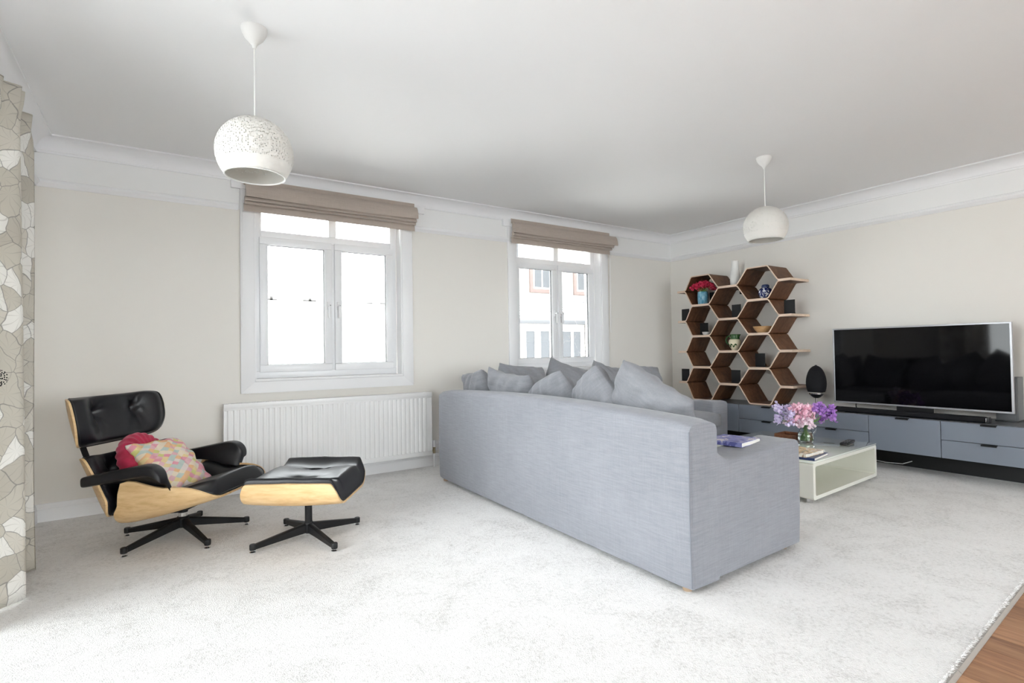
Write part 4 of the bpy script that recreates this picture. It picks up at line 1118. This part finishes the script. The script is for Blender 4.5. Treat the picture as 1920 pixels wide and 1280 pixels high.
# vases and bowls on the shelf
def lathe_thing(name, label, cat, loc, parts):
    r = thing(name, label, cat, loc)
    for (nm, prof, mt) in parts:
        G().lathe(prof, (0, 0, 0), 28).build(nm, mt, r, 50)
    return r
FV = (5.235, 3.868, flat_top(1.541))
lathe_thing('flower_vase', 'turquoise glazed vase of red flowers on the honeycomb shelf', 'vase', FV,
    [('body', [(0, 0), (0.050, 0), (0.055, 0.006), (0.060, 0.06), (0.060, 0.11), (0.056, 0.142), (0.053, 0.146), (0.049, 0.142), (0.052, 0.10), (0.05, 0.02), (0, 0.015)], 'blue_glaze')])
for i in range(19):
    a = i * 2.4; rr = 0.105 * math.sqrt((i + 0.5) / 19)
    tip = Vector(FV) + Vector((rr * 0.8 * math.cos(a), rr * 1.15 * math.sin(a), 0.235 - 0.9 * rr * rr * 6 * 0.9))
    base = Vector(FV) + Vector((0.012 * math.cos(a), 0.012 * math.sin(a), 0.02))
    mid = Vector(FV) + Vector((0.022 * math.cos(a), 0.022 * math.sin(a), 0.140))
    flower('red_flower', 'small red flower head in the turquoise vase', 'red flowers in the turquoise vase', tuple(base), tuple(mid), tuple(tip), 'red_flower', 100 + i, 0.028, 16, 0.9)
lathe_thing('bottle_vase', 'tall white ceramic bottle vase on top of the honeycomb shelf', 'vase', (5.262, 3.470, flat_top(1.716)),
    [('body', [(0, 0), (0.044, 0), (0.050, 0.01), (0.054, 0.07), (0.050, 0.13), (0.040, 0.19), (0.036, 0.23), (0.037, 0.268), (0.031, 0.268), (0.030, 0.23), (0.034, 0.19), (0, 0.18)], 'white_ceramic')])
gj = lathe_thing('ginger_jar', 'round blue and white china ginger jar on the honeycomb shelf', 'jar', (5.245, 3.115, flat_top(1.541)),
    [('body', [(0, 0), (0.040, 0), (0.052, 0.012), (0.068, 0.045), (0.070, 0.066), (0.058, 0.098), (0.036, 0.114), (0, 0.114)], 'blue_white_china'),
     ('lid', [(0, 0.1145), (0.037, 0.1145), (0.038, 0.132), (0.030, 0.144), (0, 0.148)], 'navy_print')])
lathe_thing('wooden_bowl', 'pale turned wooden bowl on the honeycomb shelf', 'bowl', (5.255, 3.152, flat_top(1.188)),
    [('body', [(0, 0), (0.058, 0), (0.066, 0.008), (0.090, 0.040), (0.103, 0.066), (0.099, 0.067), (0.085, 0.043), (0.058, 0.014), (0, 0.012)], 'bowl_wood')])
lathe_thing('small_bowl', 'small white ceramic bowl on the honeycomb shelf', 'bowl', (5.222, 3.822, flat_top(1.188)),
    [('body', [(0, 0), (0.030, 0), (0.040, 0.010), (0.046, 0.034), (0.043, 0.034), (0.036, 0.013), (0, 0.008)], 'white_ceramic')])
PJ = (5.235, 3.472, flat_top(1.010))
pj = thing('painted_jug', 'green rimmed cream pottery jug on the honeycomb shelf', 'jug', PJ)
G().lathe([(0, 0), (0.034, 0), (0.038, 0.012), (0.058, 0.050), (0.066, 0.085), (0.060, 0.108), (0.050, 0.120), (0, 0.120)], (0, 0, 0), 28).build('body', 'cream_glaze', pj, 60)
def spout(a, r, z): return r * (1 + 0.40 * max(0, math.cos(a + PI / 2)) ** 6 * smoothstep(0.12, 0.17, z))
G().lathe([(0, 0.1205), (0.051, 0.1205), (0.043, 0.140), (0.050, 0.172), (0.047, 0.173), (0.039, 0.142), (0, 0.135)], (0, 0, 0), 28, fn=spout).build('neck', 'green_glaze', pj, 60)
hp = [(0.044, 0.155), (0.085, 0.150), (0.108, 0.115), (0.092, 0.075), (0.058, 0.060)]
def cm(pts, t):
    n = len(pts) - 1; u = t * n; i = min(int(u), n - 1); f = u - i
    q = [Vector(pts[max(0, min(n, i + k))]) for k in (-1, 0, 1, 2)]
    return 0.5 * ((2 * q[1]) + (q[2] - q[0]) * f + (2 * q[0] - 5 * q[1] + 4 * q[2] - q[3]) * f * f + (3 * q[1] - q[0] - 3 * q[2] + q[3]) * f ** 3)
G().tube([(0, *cm(hp, k / 20)) for k in range(21)], 0.0075, 10).build('handle', 'green_glaze', pj, 60)
for i in range(6):
    a = PI - 0.15 + (i - 2.5) * 0.36; up_ = i % 2
    lf = G().prism([(-0.0, -0.020), (0.009, -0.008), (0.010, 0.004), (0.0, 0.022), (-0.010, 0.004), (-0.009, -0.008)], 0, -0.002, 0.002, 0.001, 1)
    lf.build('painted_leaf', 'green_glaze', pj, 40).matrix_local = Matrix.Translation(((0.0535 + 0.004 * up_) * math.cos(a), (0.0535 + 0.004 * up_) * math.sin(a), 0.046 + 0.010 * up_)) @ Matrix.Rotation(a, 4, 'Z') @ Matrix.Rotation(0.42, 4, 'Y') @ Matrix.Rotation(0.5 * (1 if up_ else -1), 4, 'X')

# ------------------------------------------------------------------ lounge chair and footstool
def catmull(pts, t):
    n = len(pts) - 1; u = min(max(t, 0), 1) * n; i = min(int(u), n - 1); f = u - i
    P = [Vector(pts[max(0, min(n, i + k))]) for k in (-1, 0, 1, 2)]
    return 0.5 * ((2 * P[1]) + (P[2] - P[0]) * f + (2 * P[0] - 5 * P[1] + 4 * P[2] - P[3]) * f * f + (3 * P[1] - P[0] - 3 * P[2] + P[3]) * f ** 3)
class Shell:
    """a bent plywood shell: centre line in the xz plane, arms of the U bending towards the sitter"""
    def __init__(s, cl, half, flat, r, rc0, rc1, phimax=1.5, flip=1):
        s.cl = cl; s.half = half; s.flat = flat; s.r = r; s.rc = (rc0, rc1); s.pm = phimax; s.flip = flip
        s.len = sum((catmull(cl, (k + 1) / 40) - catmull(cl, k / 40)).length for k in range(40))
    def width(s, t):
        w = s.half(t); e0 = t * s.len; e1 = (1 - t) * s.len
        for e, rc in ((e0, s.rc[0]), (e1, s.rc[1])):
            if e < rc: w -= rc - math.sqrt(max(0.0, rc * rc - (rc - e) ** 2))
        return max(w, 0.01)
    def at(s, a, b, d=0.0, shrink=1.0, lift=0.0):
        t = 0.5 - 0.5 * math.cos(PI * (b + 1) / 2)
        t = 0.5 + (t - 0.5) * shrink
        c = catmull(s.cl, t); c0 = catmull(s.cl, t - 0.01); c1 = catmull(s.cl, t + 0.01)
        if t < 0.01: c0 = c
        if t > 0.99: c1 = c
        tg = (c1 - c0).normalized()
        nr = Vector((-tg.y, tg.x)) * s.flip
        arcs = a * s.width(t) * shrink
        sg = 1 if arcs >= 0 else -1; q = abs(arcs)
        if q <= s.flat: y, n_, ph = q, 0.0, 0.0
        else:
            ph = (q - s.flat) / s.r
            if ph <= s.pm: y = s.flat + s.r * math.sin(ph); n_ = s.r * (1 - math.cos(ph))
            else:
                ex = (ph - s.pm) * s.r; ph = s.pm
                y = s.flat + s.r * math.sin(ph) + ex * math.cos(ph); n_ = s.r * (1 - math.cos(ph)) + ex * math.sin(ph)
        w = lift * min(1.0, ph / s.pm)
        y -= d * math.sin(ph) * (1 - w); n_ += d * (math.cos(ph) * (1 - w) + w)
        return Vector((c.x + nr.x * n_, sg * y, c.y + nr.y * n_)), arcs, t
    def ply(s, root, nm='shell', th=0.011):
        g = G().sheet(lambda a, b: s.at(a, b, th)[0], lambda a, b: s.at(a, b, 0.0)[0], 40, 26)
        return g.build(nm, 'ash_ply', root, 50)
    def cushion(s, root, nm, thick, buttons=(), th=0.0115, shrink=0.972, dim=0.04, puffexp=0.45, ea=5, eb=5, lift=0.0):
        def top(a, b):
            e = max(0.0, (1 - abs(a) ** ea) * (1 - abs(b) ** eb)) ** puffexp
            d = th + 0.014 + thick * e
            q, s_, t = s.at(a, b, 0, shrink)
            for (bs, bt) in buttons:
                dd = math.hypot(s_ - bs, (t - bt) * s.len)
                d -= dim * math.exp(-(dd / 0.030) ** 2) + dim * 0.45 * math.exp(-(dd / 0.085) ** 2)
                an = math.atan2((t - bt) * s.len, s_ - bs)
                d += 0.0035 * math.sin(an * 7 + bs * 20) * math.exp(-((dd - 0.05) / 0.03) ** 2)
            d += 0.002 * nz3((s_, t, thick), 9, bs if buttons else 1)
            return s.at(a, b, max(d, th + 0.006), shrink, lift)[0]
        g = G().sheet(top, lambda a, b: s.at(a, b, th, shrink)[0], 56, 40)
        o = g.build(nm, 'black_leather', root, 180)
        for (bs, bt) in buttons:
            # find the parameter of the button and set a small leather button in the dimple
            b_ = 2 * math.acos(max(-1, min(1, 1 - 2 * (0.5 + (bt - 0.5) / shrink)))) / PI - 1
            a_ = bs / (s.width(bt) * shrink)
            p1 = top(a_, b_); p0 = s.at(a_, b_, 0, shrink)[0]
            nn = (p1 - p0).normalized()
            bg_ = G().lathe([(0, -0.004), (0.010, -0.003), (0.011, 0.001), (0.007, 0.005), (0, 0.006)], (0, 0, 0), 14)
            M_ = Matrix.Translation(p1 + nn * 0.004) @ nn.to_track_quat('Z', 'Y').to_matrix().to_4x4()
            bg_.v = [M_ @ q for q in bg_.v]
            bg_.build('button', 'black_leather', o, 60)
        # piping round the cushion edge
        N_ = 120; pts = []
        for k in range(N_ + 1):
            u = 4 * k / N_
            a, b = ((-1 + 2 * u, -1) if u < 1 else (1, -1 + 2 * (u - 1)) if u < 2 else (1 - 2 * (u - 2), 1) if u < 3 else (-1, 1 - 2 * (u - 3)))
            pts.append(s.at(a, b, th + 0.006, shrink * 1.006)[0])
        G().tube(pts, 0.0042, 6).build('piping', 'black_leather', o, 60)
        return o
def star_base(root, n, ang0, R, hz, tipz, hub_r, col_top, collar):
    hb = G().lathe([(0, hz - 0.052), (hub_r * 0.8, hz - 0.052), (hub_r, hz - 0.045), (hub_r, hz + 0.004), (hub_r * 0.85, hz + 0.010), (0, hz + 0.010)], (0, 0, 0), 24)
    hb.build('hub', 'black_metal', root, 40)
    for k in range(n):
        a = math.radians(ang0 + 360.0 * k / n); M_ = Matrix.Rotation(a, 4, 'Z')
        secs = []
        for (x, w, zt, h) in [(hub_r * 0.7, 0.017, hz + 0.004, 0.052)] + [(x_, 0.017 - 0.0045 * x_ / R, hz + 0.004 - (hz - 0.008 - tipz) * (x_ - 0.02) / (R - 0.03), 0.052 - 0.026 * x_ / R) for x_ in (0.10, 0.22, R - 0.03, R - 0.010)]:
            secs.append([M_ @ Vector(q) for q in ((x, -w * 0.55, zt), (x, w * 0.55, zt), (x, w, zt - 0.006), (x, w * 0.75, zt - h), (x, -w * 0.75, zt - h), (x, -w, zt - 0.006))])
        lg = G().loft(secs)
        lg.lathe([(0, tipz - 0.016), (0.0155, tipz - 0.016), (0.0170, tipz - 0.010), (0.0170, tipz + 0.010), (0.0145, tipz + 0.014), (0, tipz + 0.014)], M_ @ Vector((R, 0, 0)), 16)
        leg = lg.build('leg', 'black_metal', root, 40)
        G().lathe([(0, 0.0), (0.016, 0.0), (0.017, 0.004), (0.006, 0.008), (0.006, tipz - 0.0155), (0, tipz - 0.0155)], M_ @ Vector((R, 0, 0)), 14).build('glide', 'chrome', leg, 40)
    G().lathe([(0, hz + 0.0105), (0.020, hz + 0.0105), (0.020, col_top), (0, col_top)], (0, 0, 0), 20).build('column', 'black_metal', root, 40)
    if collar:
        G().lathe([(0.0202, hz + 0.012), (0.024, hz + 0.012), (0.024, hz + 0.034), (0.0202, hz + 0.034)], (0, 0, 0), 24).build('collar', 'chrome', root, 40)
        G().lathe([(0.0202, hz + 0.0345), (0.026, hz + 0.0345), (0.028, col_top - 0.002), (0.0202, col_top - 0.002)], (0, 0, 0), 24).build('tilt_housing', 'black_metal', root, 40)

CH = thing('lounge_chair', 'black leather lounge chair with bent ash plywood shells', 'armchair', (0.12, 3.68, 0.0), math.radians(-38))
star_base(CH, 5, -144 + 38, 0.335, 0.105, 0.034, 0.034, 0.170, True)
# seat
def seat_half(t): return interp(t, [(0, 0.305), (0.05, 0.332), (0.11, 0.350), (0.165, 0.372), (0.20, 0.415), (0.23, 0.462), (0.265, 0.494), (0.31, 0.500), (0.38, 0.484), (0.46, 0.448), (0.54, 0.412), (0.65, 0.390), (0.72, 0.372), (0.80, 0.343), (0.87, 0.310), (0.94, 0.282), (1, 0.268)])
seat = Shell([(-0.178, 0.140), (-0.12, 0.146), (0.0, 0.172), (0.12, 0.204), (0.24, 0.240), (0.335, 0.270), (0.375, 0.284)], seat_half, 0.195, 0.115, 0.055, 0.085, 1.35)
seat.ply(CH, 'seat_shell')
seat_in = Shell(seat.cl, lambda t: seat_half(t) - interp(t, [(0, 0.05), (0.15, 0.022), (0.55, 0.012), (0.8, 0.003), (1, 0.0)]), 0.195, 0.115, 0.08, 0.085, 1.35)
seat_in.cushion(CH, 'seat_cushion', 0.092, [], puffexp=0.5, ea=3.0, eb=6)
# back and head rests
back = Shell([(-0.262, 0.172), (-0.298, 0.235), (-0.352, 0.345), (-0.400, 0.440), (-0.420, 0.478)], lambda t: interp(t, [(0, 0.375), (0.2, 0.412), (0.5, 0.408), (0.8, 0.390), (1, 0.375)]), 0.15, 0.215, 0.10, 0.10, 1.25, -1)
back.ply(CH, 'back_shell')
back.cushion(CH, 'back_cushion', 0.055, [(-0.13, 0.62), (0.13, 0.62)])
head = Shell([(-0.448, 0.548), (-0.470, 0.620), (-0.496, 0.712), (-0.512, 0.788), (-0.517, 0.818)], lambda t: interp(t, [(0, 0.372), (0.5, 0.388), (1, 0.376)]), 0.14, 0.215, 0.115, 0.115, 1.2, -1)
head.ply(CH, 'head_shell')
head.cushion(CH, 'head_cushion', 0.074, [(-0.14, 0.52), (0.14, 0.52)], shrink=0.992, ea=7, eb=6, puffexp=0.4)
# metal spines joining the shells
for sy in (-0.17, 0.17):
    cl = [(-0.362, 0.350), (-0.408, 0.440), (-0.442, 0.515), (-0.474, 0.600), (-0.502, 0.700)]
    secs = []
    for k in range(13):
        t = k / 12; c = catmull(cl, t); d_ = (catmull(cl, min(1, t + 0.02)) - catmull(cl, max(0, t - 0.02))).normalized(); nr = Vector((-d_.y, d_.x))
        ww = 0.017
        secs.append([Vector((c.x + nr.x * e, sy + f, c.y + nr.y * e)) for e, f in ((0.006, -ww), (0.006, ww), (0.014, ww), (0.014, -ww))])
    G().loft(secs).build('spine', 'black_metal', CH, 40)
# tilt frame under the seat
tf = G()
for dx, dy in ((0.20, 0.14), (0.20, -0.14), (-0.14, 0.12), (-0.14, -0.12)):
    zt_ = 0.133 + (dx + 0.2) * 0.245
    a0 = Vector((0, 0, 0.156)); a1 = Vector((dx, dy, zt_ + 0.012))
    d_ = (a1 - a0).normalized(); s_ = d_.cross(Vector((0, 0, 1))).normalized() * 0.016; u_ = Vector((0, 0, 0.010))
    tf.loft([[a0 - s_ - u_ * 1.6, a0 + s_ - u_ * 1.6, a0 + s_ + u_, a0 - s_ + u_], [a1 - s_ * 0.8 - u_ * 0.5, a1 + s_ * 0.8 - u_ * 0.5, a1 + s_ * 0.8 + u_ * 0.4, a1 - s_ * 0.8 + u_ * 0.4]])
tf.build('tilt_frame', 'black_metal', CH, 40)
# armrests: a padded bar that widens into a leather side panel running down to the seat
def make_arm(sg):
    secs = []
    X = [-0.292, -0.284, -0.20, -0.08, 0.02, 0.07, 0.110, 0.138, 0.156, 0.164]
    for i, x in enumerate(X):
        zt = interp(x, [(-0.30, 0.424), (-0.1, 0.462), (0.04, 0.490), (0.09, 0.497), (0.125, 0.482), (0.15, 0.456), (0.164, 0.430)])
        web = interp(x, [(-0.32, 0.002), (-0.12, 0.010), (0.0, 0.05), (0.07, 0.085), (0.13, 0.080), (0.164, 0.055)])
        bar = interp(x, [(-0.32, 0.060), (-0.1, 0.060), (0.1, 0.062), (0.164, 0.050)])
        e = 0.78 if i == 0 else 0.97 if i == 1 else (0.55 if i == len(X) - 1 else 0.85 if i == len(X) - 2 else 1.0)
        yo = interp(x, [(-0.32, 0.380), (0.0, 0.400), (0.164, 0.400)]); yi = interp(x, [(-0.32, 0.316), (0.0, 0.318), (0.164, 0.322)])
        ym = (yo + yi) / 2; hw = (yo - yi) / 2 * e
        top = zt - (1 - e) * 0.02; bb = zt - bar + (1 - e) * 0.02
        r = 0.012 * e
        ring = [(ym - hw + r, top), (ym + hw - r, top), (ym + hw - r * 0.3, top - r * 0.4), (ym + hw, top - r * 1.2), (ym + hw, bb + r), (ym + hw - r, bb), (ym - hw * 0.45, bb), (ym - hw * 0.75, bb - web * 0.25),
                (ym - hw * 0.85 - 0.03 * web / 0.075, bb - web), (ym - hw - 0.050 * web / 0.075, bb - web + 0.006), (ym - hw - 0.030 * web / 0.075, bb - web * 0.35), (ym - hw - 0.006, bb + 0.010), (ym - hw, top - r * 1.2), (ym - hw + r * 0.3, top - r * 0.4)]
        secs.append([Vector((x, sg * q[0], q[1])) for q in ring])
    o = G().loft(secs).build('armrest', 'black_leather', CH, 60)
    sub = o.modifiers.new('soft', 'SUBSURF'); sub.levels = 1; sub.render_levels = 2
    return o
make_arm(-1); make_arm(1)

OT = thing('footstool', 'black leather footstool with curved ash plywood shell', 'footstool', (0.717, 3.205, 0.0), math.radians(-33))
star_base(OT, 4, 45, 0.306, 0.082, 0.030, 0.026, 0.232, False)
ott = Shell([(-0.262, 0.246), (-0.20, 0.240), (0.0, 0.232), (0.20, 0.238), (0.262, 0.244)], lambda t: interp(t, [(0, 0.362), (0.5, 0.384), (1, 0.362)]), 0.165, 0.125, 0.09, 0.09, 1.30)
ott.ply(OT, 'shell')
ott.cushion(OT, 'cushion', 0.125, [(-0.135, 0.50), (0.135, 0.50)], dim=0.042, puffexp=0.55, ea=2.7, eb=3, lift=0.85)
G().box((-0.10, -0.016, 0.214), (0.10, 0.016, 0.2315), 0.003).build('cross_plate', 'black_metal', OT, 30)
G().box((-0.016, -0.10, 0.213), (0.016, 0.10, 0.2305), 0.003).build('cross_plate', 'black_metal', OT, 30)

# cushions on the chair
def chair_pt(x, y, z):
    return CH.matrix_basis @ Vector((x, y, z))
CH_M = Matrix.Translation((0.12, 3.68, 0)) @ Matrix.Rotation(math.radians(-38), 4, 'Z')
def round_cushion():
    root = thing('round_cushion', 'round pleated crimson velvet cushion on the lounge chair', 'cushion', (0, 0, 0))
    R, T = 0.195, 0.11
    g = G()
    n, m_ = 96, 12
    prof = [(0.0, -T * 0.30)] + [(R * math.sin(PI * k / (2 * m_)) ** 0.9, -T / 2 * math.cos(PI / 2 * (k / m_) ** 2.2)) for k in range(1, m_ + 1)]
    prof += [(R * math.sin(PI * k / (2 * m_)) ** 0.9, T / 2 * math.cos(PI / 2 * (k / m_) ** 2.2)) for k in range(m_ - 1, 0, -1)] + [(0.0, T * 0.30)]
    def fn(a, r, z): return r * (1 + 0.010 * math.cos(24 * a))
    g.lathe(prof, (0, 0, 0), n, fn=fn)
    for q in g.v:
        r_ = math.hypot(q.x, q.y)
        if r_ > 1e-4:
            q.z *= 1 + 0.10 * math.cos(24 * math.atan2(q.y, q.x)) * smoothstep(0.02, 0.10, r_)
            q.z *= 0.55 + 0.45 * smoothstep(0.0, 0.09, r_)
    g.build('pleated_cover', 'red_velvet', root, 180)
    G().lathe([(0, T * 0.12), (0.018, T * 0.13), (0.020, T * 0.20), (0.012, T * 0.27), (0, T * 0.29)], (0, 0, 0), 20).build('centre_button', 'red_velvet', root, 60)
    return root
rcu = round_cushion()
rcu.matrix_world = CH_M @ Matrix.Translation((-0.195, -0.030, 0.425)) @ Matrix.Rotation(math.radians(62), 4, 'Y') @ Matrix.Rotation(math.radians(-8), 4, 'X')
pc_ = make_pillow(0.385, 0.385, 0.12, 21.0, 'patchwork_print', 0.0, 0.05, 'patchwork_cushion', rnd_=0.04)
tag(pc_, 'square pastel patchwork cushion propped on the lounge chair seat', 'cushion')
pc_.data.transform(Matrix.Rotation(math.radians(-90), 4, 'X'))       # lie flat: face along z
pc_.matrix_world = CH_M @ Matrix.Translation((-0.055, -0.015, 0.412)) @ Matrix.Rotation(math.radians(46), 4, 'Y') @ Matrix.Rotation(math.radians(-4), 4, 'Z')

# ------------------------------------------------------------------ outside the windows
def ext_window(root, x0, x1, z0, z1, y, w_=0.06, bar=True, fm='ext_white'):
    f = G(); frame_rect(f, x0, x1, z0, z1, w_, y - 0.06, y - 0.005, 0)
    if bar: f.box(((x0 + x1) / 2 - 0.025, y - 0.05, z0 + 0.06), ((x0 + x1) / 2 + 0.025, y - 0.01, z1 - 0.06))
    w = wpart(root, f, 'window_frame', fm, None)
    wpart(root, G().box((x0 + w_, y - 0.035, z0 + w_), (x1 - w_, y - 0.02, z1 - w_)), 'pane', 'ext_glass', None, parent=w)
ann = thing('low_annexe', 'pale building with a shallow roof across the street behind the sofa window', 'building', (10.5, 13.0, -3.0))
wpart(ann, G().box((8.2, 13.0, -3.0), (15.0, 16.5, 1.86)), 'wall', 'ext_render', None)
wpart(ann, G().box((8.0, 12.78, 1.86), (15.2, 13.1, 1.99), 0.01), 'gutter', 'ext_grey')
for i in range(9):
    ya, za = 12.80 + i * 0.42, 1.995 + i * 0.123
    wpart(ann, G().prism([(ya, za), (ya + 0.50, za + 0.128), (ya + 0.50, za + 0.090), (ya, za - 0.045)], 0, 8.0, 15.2), 'slate_course', 'ext_grey', None)
for i, (a, b) in enumerate(((8.46, 8.92), (9.10, 9.50), (9.64, 10.06), (10.46, 10.92), (10.94, 11.32), (11.7, 12.1), (12.5, 12.9))):
    ext_window(ann, a, b, 0.2, 1.68, 13.0, 0.035, False)
for a in (8.36, 10.30, 11.5):
    wpart(ann, G().tube([(a, 12.93, 1.86), (a, 12.95, -3.0)], 0.045, 8), 'downpipe', 'ext_grey')
hs = thing('brick_house', 'pale house with a brick trimmed upper window beyond the annexe roof', 'building', (11.5, 17.0, -3.0))
wpart(hs, G().box((8.4, 17.0, -3.0), (17.5, 22.0, 5.9)), 'wall', 'ext_render', None)
for (a, b) in ((12.35, 13.25), (14.6, 15.5)):
    sur = G(); frame_rect(sur, a - 0.16, b + 0.16, 3.35, 4.55, 0.16, 16.93, 17.0, 0)
    wpart(hs, sur, 'brick_surround', 'ext_brick', None)
    ext_window(hs, a, b, 3.51, 4.39, 17.0)
for a in (11.6, 16.4):
    wpart(hs, G().tube([(a, 16.92, 5.9), (a, 16.94, 2.6), (a + 0.9, 16.94, 2.9)], 0.04, 8), 'downpipe', 'ext_grey')
wpart(hs, G().prism([(16.7, 5.9), (19.5, 7.6), (22.3, 5.9)], 0, 8.1, 17.8), 'roof', 'ext_grey', None)
tb = thing('white_terrace', 'white rendered terrace with a low roof line outside the radiator window', 'building', (3.5, 14.0, -3.0))
wpart(tb, G().box((-3.0, 14.0, -3.0), (7.6, 19.0, 2.36)), 'wall', 'ext_white', None)
wpart(tb, G().box((-3.1, 13.93, 2.36), (7.7, 19.05, 2.43)), 'coping', 'ext_white', None)
for i, (xa, xb, zh) in enumerate(((2.18, 2.42, 0.03), (2.26, 2.32, 0.09), (3.02, 3.34, 0.035), (3.16, 3.22, 0.08), (4.62, 4.80, 0.025), (5.00, 5.28, 0.03), (5.20, 5.25, 0.08))):
    wpart(tb, G().box((xa, 13.90, 2.375), (xb, 14.02, 2.375 + zh)), 'ridge_piece', 'chimney_pot', None)
st = G().box((-60, YB + 1.2, -3.2), (80, 90, -3.0)).build('street', 'ext_ground', None, None)
struct(st, 'light grey street outside the windows', 'street')
gd = G().prism([(-70, -80), (90, -80), (90, YF - 0.5), (XL - 0.5, YF - 0.5), (XL - 0.5, YB + 1.2), (-70, YB + 1.2)], 2, -3.2, -3.0).build('terrace', 'added_paving', None, None)  # unseen ground, added dark to cut the light bounced onto the ceiling
struct(gd, 'unseen dark grey paving added to dim the light on the ceiling', 'paving')
